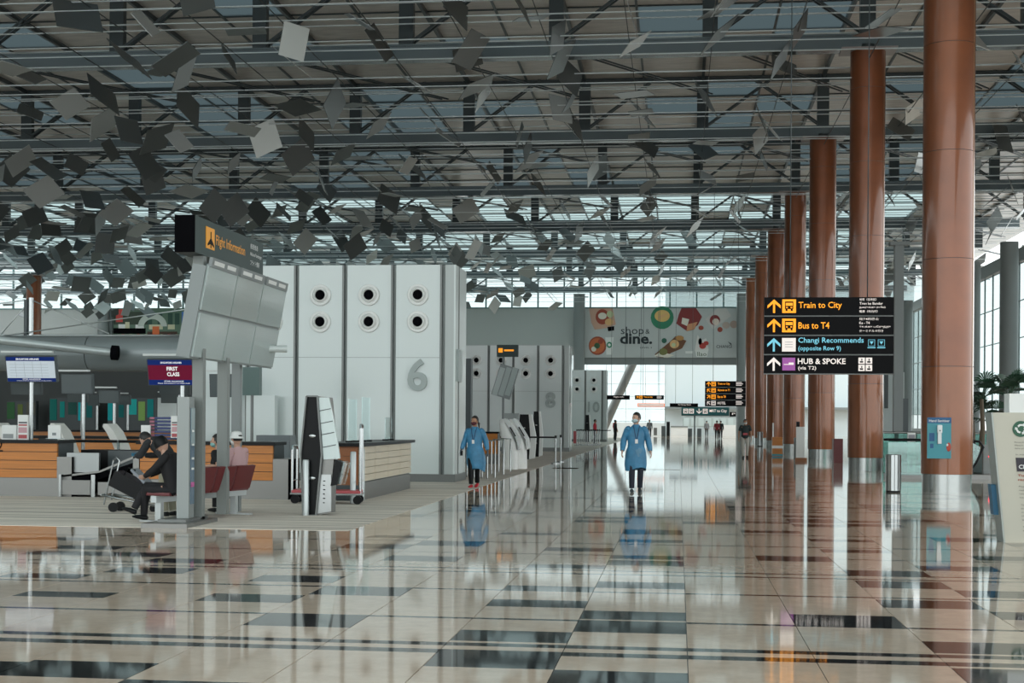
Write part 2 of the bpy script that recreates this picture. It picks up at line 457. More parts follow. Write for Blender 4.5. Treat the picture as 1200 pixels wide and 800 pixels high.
column(-50.2,YB[5],.57,12.6,'lone copper clad column far at left, above the duct')
gl=[(W(678.5,400,136),.55,'round grey column left of the food banner'),(W(121,380,136),.55,'round grey column left of the heritage mural'),(W(869,440,136),.5,'round grey column right of the food banner'),
    (W(1182,400,83),.5,'round grey facade column nearest the right picture edge'),(W(1139,400,93),.5,'round grey facade column just right of the nearest copper column'),(W(1063,400,122),.45,'far grey facade column seen left of the nearest copper column')]
for p,r,l in gl: column(p.x,p.y,r,13.7 if p.y>125 else 11.8,l,'grey')
g=G(1052,541); pc=thing('service_post','square grey steel post right of the hanging direction sign','post',(W(1052,500,62).x,62,0))
MB().box(-.19,.19,-.19,.19,0,9.1).build('shaft',greyp,pc); MB().box(-.4,.4,-.3,.3,9.1,9.25).build('head_plate',greyp,pc); MB().box(.19,.4,-.19,.1,0,2.6).build('side_cabinet',darkg,pc)

# ------------------------------------------------------------------ check-in end blocks
def end_block(num,Y,x1,pw,npan,h,label,depth=1.8):
    t=thing('end_block',label,'wall block',(x1,Y,0))
    Wd=npan*pw+.2
    MB().box(-Wd,0,.1,depth,.18,h).build('core',mat('block_joint',(.30,.33,.32),.4),t)
    MB().box(-Wd-.02,.05,.03,depth+.05,0,.2).build('plinth',dsteel,t)
    for i in range(npan):
        a=-.22-pw*(i+1); bb=a+pw-.13
        p=MB().box(a,bb,0,.1,.2,h).build('wall_panel',lgrey,t)
        MB().box(a,bb,-.004,0,h-2.32,h-2.31).build('panel_joint',greyp,p)
        MB().box(bb,bb+.05,-.02,.1,.2,h+.0).build('edge_strip',dsteel,p)
        for zz in (h-.75,h-1.42):
            c=(a+bb)/2
            def nz(prof,nm,m_,lb=None):
                b_=MB(); b_.rings([[Vector((c+r_*math.cos(2*PI*q/28),y_,zz+r_*math.sin(2*PI*q/28))) for q in range(28)] for r_,y_ in prof],False); return b_.build(nm,m_,p,lb)
            nz([(.27,.01),(.27,-.04),(.255,-.055),(.205,-.055),(.19,-.03),(.18,-.04),(.165,-.09),(.14,-.10),(.125,-.08),(.12,-.03)],'air_nozzle',white,'white ringed air nozzle')
            nz([(.001,-.065),(.128,-.065),(.128,-.02)],'nozzle_throat',blackm)
    MB().box(-.22,0,-.0,.1,.2,h).build('corner_panel',mat('corner_paint',(.46,.5,.49),.25),t)
    MB().box(0,.04,.0,depth,.2,h).build('side_panel',lgrey,t)
    MB().box(.04,.06,.5,.55,.2,h).build('side_strip',dsteel,t)
    # raised numeral
    cu=bpy.data.curves.new('n','FONT'); cu.body=str(num); cu.size=1; cu.extrude=.06; cu.offset=.018; cu.resolution_u=4
    ob=bpy.data.objects.new('n',cu); me=bpy.data.meshes.new_from_object(ob); bpy.data.objects.remove(ob); bpy.data.curves.remove(cu)
    xs=[v.co.x for v in me.vertices]; ys=[v.co.y for v in me.vertices]; k=.80/(max(ys)-min(ys)); xm=(max(xs)+min(xs))/2
    for v in me.vertices: v.co=((v.co.x-xm)*k,(v.co.y-min(ys))*k,v.co.z)
    o=link('numeral',me,mat('numeral_paint',(.36,.41,.40),.35),t,label='raised grey numeral %s'%num); o.location=(-.22-pw*.5-.06,-.03,h-3.15); o.rotation_euler=(PI/2,0,0)
    MB().box(.04,.1,.2,.8,h-2.9,h-2.1).build('side_numeral_plate',mat('numeral_paint',(.36,.41,.40),.35),t)
    return t
end_block(6,35.0,W(531,500,35).x,1.245,5,5.42,'large pale grey end block with raised number 6, nearest of the three')
end_block(8,71.5,W(666,500,71.5).x,1.26,4,5.35,'mid-distance pale grey end block with raised number 8')
end_block(10,106,W(710,500,106).x,1.26,3,5.35,'farthest pale grey end block with raised number 10')
# ------------------------------------------------------------------ ducts over the rows
def tubeduct(Y,x0,x1,r,zc,label,step=3.0):
    t=thing('belt_housing',label,'duct',(x1,Y,zc))
    L=x1-x0; n=int(L/step)
    for i in range(n):
        MB().tube([(-step*(i+1)+.012,0,0),(-step*i-.012,0,0)],[r,r],36).build('housing_shell',duct,t)
    MB().tube([(-step*n,0,0),(0,0,0)],[r-.02]*2,24).build('liner',postc,t)
    MB().tube([(-step*n,0,r+.0),(0,0,r+.0)],[.03]*2,8).build('top_rail',wirem,t)
    for i in range(2,n,4): MB().tube([(-step*i,.3,-zc),(-step*i,.3,0)],[.09]*2,10).build('leg',dsteel,t)
    return t
a=W(110,393,36); c=W(110,435,36)
tubeduct(36,-46,-12.4,(a.z-c.z)/2,(a.z+c.z)/2,'big grey round baggage belt housing above the near check-in row')
a=W(150,443,72); c=W(150,468,72)
tubeduct(72,-70,-11.6,(a.z-c.z)/2,(a.z+c.z)/2,'second grey round housing farther back, under the near one')
st=thing('slanting_strut','long pale tube slanting across the big grey housing','strut',W(-20,396,34.3))
p=W(133,413,35.2)-W(-20,396,34.3); MB().tube([(0,0,0),p],[.11,.11],14).build('tube',mat('pale_tube',(.45,.5,.5),.25,.3),st); MB().tube([p-Vector((.05,0,0)),p+Vector((.12,.03,-.01))],[.19,.19],16).build('socket',blackm,st)
ms=thing('cable_mast','short steel mast with stay cables above the housing','mast',W(36,393,36))
MB().tube([(0,0,0),(0,0,1.0)],[.07,.07],12).build('mast_tube',chrome,ms); MB().tube([(-.13,0,0),(-.13,0,.95)],[.06]*2,10).build('mast_tube',darkg,ms)
top=Vector((0,0,.95)); o0=W(36,393,36)
for (x,y) in ((0,393),(-30,359),(128,391),):
    MB().tube([top,W(x,y,36)-o0],[.015]*2,6).build('stay_cable',wirem,ms)
MB().tube([W(0,394,36)-o0,W(330,346,34)-o0],[.015]*2,6).build('stay_cable',wirem,ms)

# heritage mural
p0=W(133,361,136.5); p1=W(233,392,136.5)
mu=thing('mural','photo mural of a green shophouse front, far left above housing','mural',(p0.x,136.5,p1.z-1))
Wm=p1.x-p0.x; Hm=p0.z-p1.z+1
def mr(x0,x1,z0,z1,m,nm='print',d=.02): MB().box(x0*Wm,x1*Wm,-d,0,z0*Hm,z1*Hm).build(nm,m,mu)
mr(0,1,0,1,mat('mural_green',(.10,.17,.12),.5),'board',.005); mr(0,.38,.3,.45,blackm); mr(0,.4,.55,.9,mat('mural_dark',(.03,.05,.03),.5),d=.01)
mr(.03,.11,.62,.97,mat('mural_red',(.6,.06,.05),.5)); mr(.06,.14,.42,.56,white); mr(.26,.36,.42,.55,white); mr(.14,.19,.42,.62,mat('mural_cream',(.6,.58,.4),.5))
arc=MB(); n=14
pts=[(.46*Wm+math.cos(PI*k/n)*.17*Wm,.5*Hm+math.sin(PI*k/n)*.36*Hm) for k in range(n+1)]+[(.46*Wm+math.cos(PI*k/n)*.10*Wm,.5*Hm+math.sin(PI*k/n)*.2*Hm) for k in range(n,-1,-1)]
arc.prism(pts,'y',-.04,-.02).build('print',mat('mural_pale',(.55,.6,.55),.5),mu)
for x in (.40,.52,.64,.72): mr(x,x+.055,.55,.86,mat('mural_window',(.02,.07,.05),.5))
for x in (.42,.5,.64): mr(x,x+.08,.42,.55,mat('mural_cream',(.6,.58,.4),.5),d=.025)
for x in (.80,.91): mr(x,x+.085,.42,.9,mat('mural_blue',(.05,.16,.45),.5)); 
for x in (.83,.86,.93,.96): mr(x,x+.02,.42,.75,white,d=.025)
mr(.4,.75,.16,.36,mat('mural_brown',(.05,.02,.01),.5)); mr(.46,.54,.2,.5,mat('mural_orange',(.7,.15,.04),.5),d=.03)
random.seed(3)
for k in range(9): mr(.1+.09*k,.13+.09*k,.2,.29,mat('mural_cream',(.6,.58,.4),.5) if k%2 else mat('mural_red',(.6,.06,.05),.5),d=.04)
MB().box(-.45,-.1,-.1,.1,0,Hm).build('side_post',greyp,mu)

# food banner
bx0,bx1=-9.12,5.66; bz0,bz1=7.66,12.40
ba=thing('banner','wide grey shop and dine banner hanging on the far bulkhead','banner',(bx0,137,bz0))
MB().box(0,bx1-bx0,-.06,0,0,bz1-bz0).build('sheet',mat('banner_grey',(.52,.545,.54),.4),ba)
def B(px,py): # banner local from picture pixels of the print
    return ((px-684)/182*(bx1-bx0),(419-py)/58*(bz1-bz0))
def bshape(pts,m,d=.07,nm='print'): MB().prism([B(x,y) for x,y in pts],'y',-d-.02,-.05).build(nm,m,ba)
def bell(cx,cy,rx,ry,m,d=.07,n=18,nm='print'): bshape([(cx+rx*math.cos(2*PI*k/n),cy+ry*math.sin(2*PI*k/n)) for k in range(n)],m,d,nm)
K=lambda n,c: mat('print_'+n,c,.5)
x,z=B(728,391.5); text('shop',B(755,0)[0]-x,.95,K('ink',(.01,.02,.025)),ba,(x,-.09,z-.22),bold=.0)
x,z=B(727,403); text('dine.',B(765,0)[0]-x,1.05,K('ink',(.01,.02,.025)),ba,(x,-.09,z),bold=.03)
x,z=B(757,391); text('&',.4,.45,K('ink',(.01,.02,.025)),ba,(x,-.09,z)); x,z=B(751,408); text('LEVEL 3',1.1,.14,K('ink',(.01,.02,.025)),ba,(x,-.09,z))
x,z=B(840,407.5); text('CHANGI',1.45,.28,K('ink',(.01,.02,.025)),ba,(x,-.09,z)); bshape([(853,400),(857,402),(858,405),(856,403)],K('ink',(.01,.02,.025)))
bshape([(690,361),(718,361),(722,380),(712,384),(697,386),(693,378)],K('toast',(.62,.38,.28)))
bell(706,371,8,9,K('sauce',(.35,.06,.03)),.09); bell(706,370,5,4,K('egg',(.8,.75,.65)),.11); bell(715,368,4,4,K('lime',(.55,.6,.35)),.11); bell(714,377,5,4,K('pastry',(.75,.45,.2)),.1); bshape([(712,383),(720,382),(720,387),(713,388)],blackm,.09)
bell(700.5,405,10.5,11,K('bowl',(.35,.07,.03))); bell(700,405,9,9,K('soup',(.6,.15,.05)),.09); bell(700,405,3.5,3.5,K('herb',(.05,.12,.05)),.11); bell(696,409,3,3,K('egg',(.8,.75,.65)),.11); bell(704,400,3,3,K('sauce',(.35,.06,.03)),.11)
bshape([(709.5,395),(719.5,395),(717.5,415.5),(711,415.5)],white); bell(714.5,404,3.2,3.6,K('logo_green',(.02,.25,.13)),.09); bell(714.5,404,1.6,1.8,white,.1); 
bell(776.5,372,13.5,13.5,K('plate_green',(.03,.22,.12))); bell(776.5,370,9,7,K('melon',(.75,.5,.18)),.09); bshape([(771,371),(784,366),(782,369),(773,374)],K('pastry',(.75,.45,.2)),.11)
bshape([(799,361),(816,361),(823,371),(818,381),(806,388),(793,379),(796,368)],K('ribs',(.24,.03,.03))); bshape([(800,372),(808,374),(806,382),(799,379)],K('egg',(.8,.75,.65)),.09); bshape([(806,380),(818,377),(814,386),(805,388)],K('toast2',(.6,.28,.14)),.1); bell(822,384,3,2.6,K('sauce',(.35,.06,.03)))
bshape([(827,374),(841,361),(851,361),(857,370),(836,386)],K('box',(.62,.6,.58))); bell(838,375,6,6,K('ribs',(.24,.03,.03)),.09); bell(839,377,4,4,K('cream',(.78,.66,.58)),.1); bell(851,381,4.5,4,K('cookie',(.5,.4,.35))); bell(860,380,4.5,4.5,K('cookie2',(.45,.33,.28))); bell(844,386,3,3,K('sauce',(.35,.06,.03)))
bshape([(768,415),(786,400),(792,394),(805,399),(800,408),(788,413),(778,419),(770,418)],K('board',(.17,.07,.03))); bell(791,403,5.5,5,K('pastry',(.75,.45,.2)),.1); bell(790,404,2.5,2.5,K('lime',(.55,.6,.35)),.12); bell(778,412,5,4,K('herb2',(.2,.2,.06)),.1); bshape([(767,417),(775,412),(791,416),(783,419)],K('egg',(.8,.75,.65)),.08); bell(797,396,5,3,K('bread',(.5,.25,.08)),.11)
bell(779,399,3,3,K('logo_green2',(.02,.12,.08))); bshape([(804,411),(813,411),(813,414),(804,414)],white)
bshape([(815,410),(831,409),(829,418),(817,418)],white); x,z=B(818,417); text('llao',.85,.4,K('herb',(.05,.12,.05)),ba,(x,-.1,z)); bshape([(815,410),(818,392),(822,399),(828,396),(831,409)],K('yoghurt',(.75,.72,.7)),.08); bell(824,405,4,3.5,K('berry',(.45,.05,.04)),.1); bell(821,400,2,4,blackm,.1); bell(828,402,3,2.5,K('berry',(.45,.05,.04)),.11)

# ------------------------------------------------------------------ signs
def arrow(parent,cx,cz,s,m,ang=0,y=-.09):
    b=MB(); R2=Matrix.Rotation(ang,2)
    def P(l): return [tuple(R2@Vector(q)+Vector((cx,cz))) for q in l]
    b.prism(P([(-.075*s,-.5*s),(.075*s,-.5*s),(.075*s,.35*s),(-.075*s,.35*s)]),'y',y-.01,y)
    b.prism(P([(0,.5*s),(-.48*s,.06*s),(-.48*s,-.16*s),(0,.26*s)]),'y',y-.012,y); b.prism(P([(0,.5*s),(0,.26*s),(.48*s,-.16*s),(.48*s,.06*s)]),'y',y-.012,y)
    b.build('arrow',m,parent)
def picto(parent,cx,cz,s,m,kind,y=-.09):
    MB().box(cx-s/2,cx+s/2,y-.01,y,cz-s/2,cz+s/2).build('pictogram',m,parent)
    if kind=='bus':
        b=MB(); b.box(cx-.3*s,cx+.3*s,y-.02,y-.01,cz-.22*s,cz+.34*s); b.box(cx-.26*s,cx-.12*s,y-.02,y-.01,cz-.36*s,cz-.22*s); b.box(cx+.12*s,cx+.26*s,y-.02,y-.01,cz-.36*s,cz-.22*s); b.build('pictogram_ink',signk,parent)
        b=MB(); b.box(cx-.25*s,cx+.25*s,y-.03,y-.02,cz+.02*s,cz+.24*s); b.box(cx-.22*s,cx-.1*s,y-.03,y-.02,cz-.16*s,cz-.07*s); b.box(cx+.1*s,cx+.22*s,y-.03,y-.02,cz-.16*s,cz-.07*s); b.build('pictogram_window',m,parent)
    if kind=='list': 
        b=MB(); [b.box(cx-.28*s,cx+.28*s,y-.02,y-.01,cz+q*s-.02*s,cz+q*s+.02*s) for q in (-.15,.03,.2)]; b.build('pictogram_ink',mat('pale_grey_ink',(.5,.5,.5),.5),parent)
    if kind=='bed':
        b=MB(); b.box(cx-.38*s,cx+.38*s,y-.02,y-.01,cz-.06*s,cz+.0*s); b.box(cx-.0*s,cx+.38*s,y-.02,y-.01,cz+.0*s,cz+.12*s); b.build('pictogram_ink',Aw,parent)
def hang_sign(Y,px,py,rows,label,rowh,hang=6,wires=2,board=signk,gap=.06):
    """px=(left,right) py=(top,bottom) of the photograph, at the sign's own depth Y"""
    a=W(px[0],py[1],Y); c=W(px[1],py[0],Y); Wd=c.x-a.x; H=c.z-a.z
    t=thing('direction_sign',label,'sign',(a.x,Y,a.z),0,None)
    n=len(rows); rh=H/n
    for i,r in enumerate(rows):
        z0=H-(i+1)*rh
        p=MB().box(0,Wd,-.08,.08,z0+gap*rh,z0+rh-gap*rh*.2).build('sign_panel',board,t)
        MB().box(.0,Wd,-.03,.03,z0-.0*rh,z0+gap*rh).build('rail',dsteel,p)
        r(p,Wd,rh,z0+rh*.53)
    for k in range(wires):
        x=Wd*(.2+.6*k/(max(1,wires-1))); MB().tube([(x,0,H-.02),(x,0,13.85-a.z)],[.012]*2,6).build('hanger_rod',darkg,t)
    return t
def T(p,s,fx,zc,wf,h,m,Wd,b=.012): text(s,wf*Wd,h,m,p,(fx*Wd,-.095,zc),bold=b)
def row1(p,Wd,h,z):
    arrow(p,.075*Wd,z,.70*h,Ao); picto(p,.192*Wd,z,.70*h,Ao,'bus'); T(p,'Train to City',.265,z-.20*h,.335,.42*h,Ao,Wd)
    for i,(s,l) in enumerate((('地铁（往市区）',.13),('Tren ke Bandar',.18),('நகருக்கு ரயில்',.20),('電車（市内行）',.14))): T(p,s,.735,z+(.27-.205*i)*h,l,.13*h,Aw,Wd,.01)
def row2(p,Wd,h,z):
    arrow(p,.075*Wd,z,.70*h,Ao); picto(p,.192*Wd,z,.70*h,Ao,'bus'); T(p,'Bus to T4',.265,z-.17*h,.24,.34*h,Ao,Wd)
    for i,(s,l) in enumerate((('往T4的巴士',.15),('Ke - T4',.08),('T4-க்கு பேருந்து',.24),('ターミナル４行き',.185))): T(p,s,.735,z+(.27-.205*i)*h,l,.13*h,Aw,Wd,.01)
def row3(p,Wd,h,z):
    arrow(p,.075*Wd,z,.70*h,Ab); picto(p,.192*Wd,z,.70*h,Aw,'list'); T(p,'Changi Recommends',.265,z+.02*h,.505,.36*h,Ab,Wd); T(p,'(opposite Row 9)',.265,z-.36*h,.33,.30*h,Ab,Wd)
    for x in (.83,.905):
        c0=x*Wd; b=MB(); q=.17*h
        for (x0,x1,z0,z1) in ((-q,q,q-.02*h,q),(-q,q,-q,-q+.02*h),(-q,-q+.02*h,-q,q),(q-.02*h,q,-q,q)): b.box(c0+x0,c0+x1,-.1,-.09,z+.1*h+z0,z+.1*h+z1)
        b.prism([(c0-.1*h,z+.18*h),(c0+.1*h,z+.18*h),(c0,z+.02*h)],'y',-.1,-.09); b.build('pictogram',Ab,p); MB().box(c0-.2*h,c0+.2*h,-.1,-.09,z-.17*h,z-.12*h).build('fine_print',Ab,p)
def row4(p,Wd,h,z):
    arrow(p,.075*Wd,z,.70*h,Aw); picto(p,.192*Wd,z,.66*h,Ap,'bed'); T(p,'HUB & SPOKE',.262,z-.0*h,.37,.30*h,Aw,Wd,.02); T(p,'(via T2)',.265,z-.34*h,.14,.24*h,Aw,Wd)
    for i in (0,1):
        for j in (0,1):
            c0=.755*Wd+i*.37*h; c1=z+.18*h-j*.37*h; MB().box(c0-.16*h,c0+.16*h,-.1,-.09,c1-.16*h,c1+.16*h).build('pictogram',Aw,p)
            MB().box(c0-.09*h,c0+.07*h,-.11,-.1,c1-.1*h,c1-.02*h).box(c0-.02*h,c0+.03*h,-.11,-.1,c1-.0*h,c1+.1*h).build('pictogram_ink',signk,p)
hang_sign(32.5,(895,1047),(348,438.5),[row1,row2,row3,row4],'large black four-row hanging sign reading Train to City','',6)
def small(s,m,bus=True,ang=0):
    def f(p,Wd,h,z):
        arrow(p,.09*Wd,z,.7*h,m,ang); 
        if bus: picto(p,.21*Wd,z,.7*h,m,'bus')
        T(p,s,.31,z-.2*h,.3 if len(s)>9 else .2,.42*h,m,Wd,.02)
        for i in range(3): MB().box(.76*Wd,(.9+.03*(i%2))*Wd,-.1,-.09,z+(.2-.22*i)*h,z+(.32-.22*i)*h).build('fine_print',Aw,p)
    return f
hang_sign(75,(826,874),(446.5,476),[small('Train to City',Ao),small('Skytrain to T1',Ao,True,.78),small('Bus to T4',Ao,True,-.78),small('HOTEL',Aw,True,.78)],'smaller black four-row hanging sign left of copper columns','',8)
hang_sign(100,(744,778),(463,468),[small('Train to City',Ao,True,-.78)],'thin black and amber hanging sign behind walking man','',9)
def redrow(p,Wd,h,z): MB().box(.03*Wd,.97*Wd,-.1,-.09,z-.3*h,z+.3*h).build('lettering_band',Aw,p); MB().box(0,Wd,-.09,-.08,z-.45*h,z+.45*h).build('border',mat('sign_red',(.8,.2,.08),.5,emit=.6),p)
hang_sign(108,(747,779),(472.5,476.5),[redrow],'thin red and white hanging sign below the amber one','',9)
def dk(s): return lambda p,Wd,h,z: T(p,s,.3,z-.15*h,.45,.4*h,Aw,Wd)
hang_sign(112,(785,818),(472.5,476.8),[dk('For Group Check')],'thin black hanging sign with small white lettering, mid corridor','',9)
hang_sign(95,(711,738),(463,468),[dk('Flight info')],'thin black hanging sign beside the diagonal strut','',9)
def mrt(p,Wd,h,z):
    arrow(p,.37*Wd,z,.6*h,Aw,PI); T(p,'MRT to City',.59,z-.2*h,.36,.42*h,Aw,Wd,.02)
    for x in (.09,.21,.5): picto(p,x*Wd,z,.55*h,Aw,'bus')
hang_sign(140,(798.5,854.5),(477,487),[mrt],'teal sign reading MRT to City over the far counters','',0,0,mat('sign_teal',(.01,.12,.13),.4))
hang_sign(139,(855,864),(482.5,488),[dk('P')],'small dark exit sign right of the teal sign','',0,0)

# flight information sign + display board
fi=thing('flight_information_board','grey flight information stand with six tilted screens','information board',(-6.98,20.4,0))
MB().box(-.55,.12,-1.05,.3,0,.06).build('base_plate',steel,fi); MB().box(-.42,.0,-.75,.2,.06,.1).build('base_step',dsteel,fi)
for y in (0,1.15): MB().box(-.16,0,y-.07,y+.07,.06,3.95 if y==0 else 2.5).build('post',mat('post_grey',(.20,.22,.21),.4,.2),fi)
MB().box(-.42,-.28,2.6,2.74,0,3.9).build('post',greyp,fi)
MB().tube([(-.3,3.2,2.75),(.3,3.4,2.75)],[.06,.06],10).build('side_arm',lgrey,fi)
sg=MB().box(-.30,.0,-.45,2.95,3.96,4.5).build('sign_box',signt,fi,label='slate sign box with amber flight information lettering')
MB().box(-.30,.002,-.47,-.45,3.96,4.5).build('end_cap',blackm,sg)
def stext(s,y,z,wd,h,m,b=.01): return text(s,wd,h,m,sg,(.012,y,z),rz=PI/2,bold=b)
MB().box(0,.01,.02,.40,4.08,4.40).build('pictogram',mat('amber_vinyl',(1,.42,.03),.4),sg)
pl=MB().prism([(.08,4.12),(.21,4.16),(.21,4.10),(.24,4.10),(.24,4.16),(.36,4.12),(.36,4.15),(.24,4.24),(.24,4.34),(.21,4.34),(.21,4.24),(.08,4.15)],'x',.01,.015); pl.build('pictogram_ink',signk,sg)
stext('Flight Information',.46,4.13,1.45,.20,mat('amber_vinyl',(1,.42,.03),.4))
stext('航班信息',2.2,4.33,.42,.09,white); stext('Maklumat Penerbangan',2.2,4.2,.62,.08,white); stext('フライト情報',2.2,4.06,.5,.09,white)
bd=MB(); tilt=.18
def bp(u,v,n=0): # u along Y, v up the face, n out of it
    return Vector((-.06+v*math.sin(tilt)+n*math.cos(tilt),-.50+u,2.42+v*math.cos(tilt)-n*math.sin(tilt)))
def slab(u0,u1,v0,v1,n0,n1):
    b=MB(); v=[b.bm.verts.new(bp(u,vv,n)) for u in (u0,u1) for vv in (v0,v1) for n in (n0,n1)]
    for f in ((0,1,3,2),(4,6,7,5),(0,4,5,1),(2,3,7,6),(0,2,6,4),(1,5,7,3)): b.bm.faces.new([v[i] for i in f])
    return b
slab(0,4.2,0,1.36,-.20,0).build('housing',mat('housing_grey',(.24,.27,.27),.4),fi)
for i in range(3):
    for j in range(2):
        u=.05+i*1.38; v=.03+j*.69
        sc=slab(u,u+1.34,v,v+.645,0,.03).build('screen',scrgl,fi)
        for k in range(5): slab(u+.08,u+1.2,v+.08+k*.1,v+.085+k*.1,.031,.033).build('screen_line',mat('screen_ink',(.37,.435,.425),.2),sc)
    slab(u+.05,u+1.3,1.36,1.5,0,.05).build('header_box',greyp,fi); slab(u+.15,u+.6,1.40,1.46,.05,.055).build('header_print',white,fi); slab(u+.75,u+1.15,1.40,1.46,.05,.055).build('header_print',white,fi)
# totem
to=thing('information_totem','slim silver totem with tall glass front beside the post','totem',(G(221,614).x-.03,20.05,0),0)
MB().prism([(-.09,0),(.14,0),(.14,1.86),(-.09,1.86)],'x',-.09,.09).build('case',mat('silver_case',(.27,.295,.29),.35,.3),to)
MB().box(.09,.1,-.03,.12,.3,1.7).build('screen',mat('totem_blue',(.10,.16,.22),.15),to); MB().box(.1,.105,-.03,.12,1.15,1.7).build('screen_top',mat('totem_pale',(.3,.38,.4),.15),to)
for k,zz in enumerate((1.35,1.15,.95,.8)): MB().box(.1,.11,0,.08,zz,zz+.03).build('print',white,to)
MB().box(.1,.108,-.02,.1,.55,.62).build('print',mat('magenta_print',(.5,.1,.3),.4),to)

# ------------------------------------------------------------------ check-in counters
def counter(xa,xb,Y,z1,label,depth=.75,endcap=None,rows=4):
    t=thing('check_in_counter',label,'counter',(xa,Y,0)); Wd=xb-xa
    MB().box(0,Wd,.06,depth,.0,z1-.06).build('carcass',darkg,t)
    MB().box(0,Wd,.02,.1,.0,.36).build('steel_kick',steel,t)
    MB().box(-.05,Wd+.05,-.06,depth,z1-.06,z1).build('counter_top',black,t)
    h=(z1-.06-.36)/rows; n=max(1,int(Wd/3))
    for i in range(rows):
        for k in range(n): MB().box(Wd*k/n+.01,Wd*(k+1)/n-.01,0,.06,.36+h*i+.008,.36+h*(i+1)-.004).build('wood_plank',wood,t)
    if endcap: MB().box(Wd,Wd+.30,-.02,depth,0,.78).build('end_pedestal',steel,t); MB().box(Wd+.301,Wd+.31,-.02,depth,0,.78).build('end_face',blackm,t)
    return t
YC=26.6
zt=W(100,516,YC).z
ca=counter(W(-120,580,YC).x,W(67,580,YC).x,YC,zt,'orange wood check-in counter at the left picture edge',endcap=True)
text('2',.13,.22,signk,ca,(W(0,0,YC).x-ca.location.x,-.01,W(0,529,YC).z))
cb=counter(W(163,580,YC).x,W(320,580,YC).x,YC,zt,'orange wood check-in counter behind the seated people',endcap=True)
MB().box(-.12,0,-.02,.7,0,.8).build('end_pedestal',steel,cb)
# cream-sided counter along the aisle
x1=-5.98; cc=thing('aisle_counter','cream panelled counter with black top in front of block 6','counter',(x1,26.5,0))
Lc=5.1; zt2=1.10
MB().box(-.85,-.05,.06,Lc,0,zt2-.06).build('carcass',darkg,cc); MB().box(-.9,.08,-.1,Lc+.05,zt2-.06,zt2).build('counter_top',black,cc)
MB().box(-.06,-.02,.05,Lc,0,.34).build('steel_kick',steel,cc); MB().box(-.85,-.05,0,.06,0,.3).build('front_kick',darkg,cc)
for i in range(5):
    z=.36+i*.135
    for k in range(4): MB().box(-.05,0,.02+k*1.27,.02+k*1.27+1.25,z+.004,z+.13).build('cream_panel',cream,cc)
for i in range(4): MB().box(-.84,-.06,0,.06,.3+i*.185,.3+i*.185+.178).build('wood_plank',woodr,cc)
for px,hh in ((432,.85),(446,.9),(466,.5)):
    p=G(px,580); a=thing('acrylic_screen',{432:'clear acrylic screen on the aisle counter, left one',446:'clear acrylic screen on the aisle counter, tallest in the middle',466:'clear acrylic screen at far end of the aisle counter'}[px],'screen',(-6.35+.1*((px-446)/20),{432:27.7,446:28.6,466:30.4}[px],zt2))
    MB().box(-.02,.0,-.35,.35,.03,hh).build('sheet',acryl,a); [MB().box(-.08,.06,y_,y_+.06,0,.03).build('foot',black,a) for y_ in (-.3,.24)]
# baggage belt between counters
p0=W(72,583,26.6); bb=thing('baggage_belt','steel framed baggage belt between the two orange counters','conveyor',(p0.x,26.5,0))
wd=W(160,583,26.5).x-p0.x
MB().box(.0,wd*.4,0,.06,.05,.33).build('steel_front',steel,bb); MB().box(wd*.5,wd*.98,0,.06,.05,.3).build('steel_front',steel,bb)
MB().box(wd*.42,wd*.47,-.03,.1,0,.44).box(wd*.0,wd*.03,-.03,.1,0,.44).build('belt_post',chrome,bb)
MB().prism([(0,.35),(wd*.5,.45),(wd,.72),(wd,.62),(wd*.45,.33),(0,.30)],'y',.1,.9).build('belt',blackm,bb)
MB().prism([(0,.42),(wd*.5,.52),(wd,.85),(wd,.80),(wd*.5,.48),(0,.38)],'y',.08,.13).build('guard_rail',steel,bb)
MB().box(.08,wd*.47,.15,.22,.48,.86).build('guard_plate',mat('plate_steel',(.32,.34,.34),.35,.7),bb)
MB().box(wd*.47,wd*.95,.6,.7,.5,.9).build('dark_side',darkg,bb); MB().box(0,wd,1.0,1.5,0,.9).build('back_housing',black,bb)
# second counter row behind
for (a,c,l) in ((-30,45,'rear counter with brown front, left of the white seats'),(70,172,'rear counter with brown front, behind the baggage belt')):
    counter(W(a,500,33).x,W(c,500,33).x,33,1.1,l,rows=2)
for k,(a,c) in enumerate(((-40,60),(75,215))):
    t=counter(W(a,500,44).x,W(c,500,44).x,44,1.15,('far counter under the dark monitors, left one','far counter under the dark monitors, right one')[k],rows=2)
# equipment boxes and seats
def seat(px,py,Y,label,flip=1):
    g=W(px,py,Y); t=thing('staff_chair',label,'chair',(g.x,Y,0),0,'white staff chairs')
    b=MB(); b.rings([[Vector((flip*(x0+sx),y,z)) for sx,y in ((-wd,-.26),(wd,-.26),(wd,.26),(-wd,.26))] for (x0,z,wd) in ((.28,.42,.05),(.22,.7,.07),(.10,1.0,.08),(-.03,1.25,.09),(-.12,1.36,.08),(-.14,1.42,.04))]).build('backrest',mat('chair_white',(.74,.73,.69),.4),t)
    MB().box(-.3*flip-.02,.3,-.26,.26,.42,.56).build('seat',mat('chair_white',(.74,.73,.69),.4),t)
    MB().tube([(0,0,.04),(0,0,.42)],[.04,.04],10).build('stem',chrome,t); b=MB(); [b.obox((math.cos(a)*.15,math.sin(a)*.15,.04),(.3,.05,.04),(0,0,a)) for a in (0,1.26,2.51,3.77,5.03)]; b.build('star_base',black,t)
    return t
seat(136,520,29.5,'white high-backed staff chair beside the baggage belt'); seat(74,520,30.5,'white staff chair behind the left counter end'); seat(8,520,30,'white staff chair at the left picture edge')
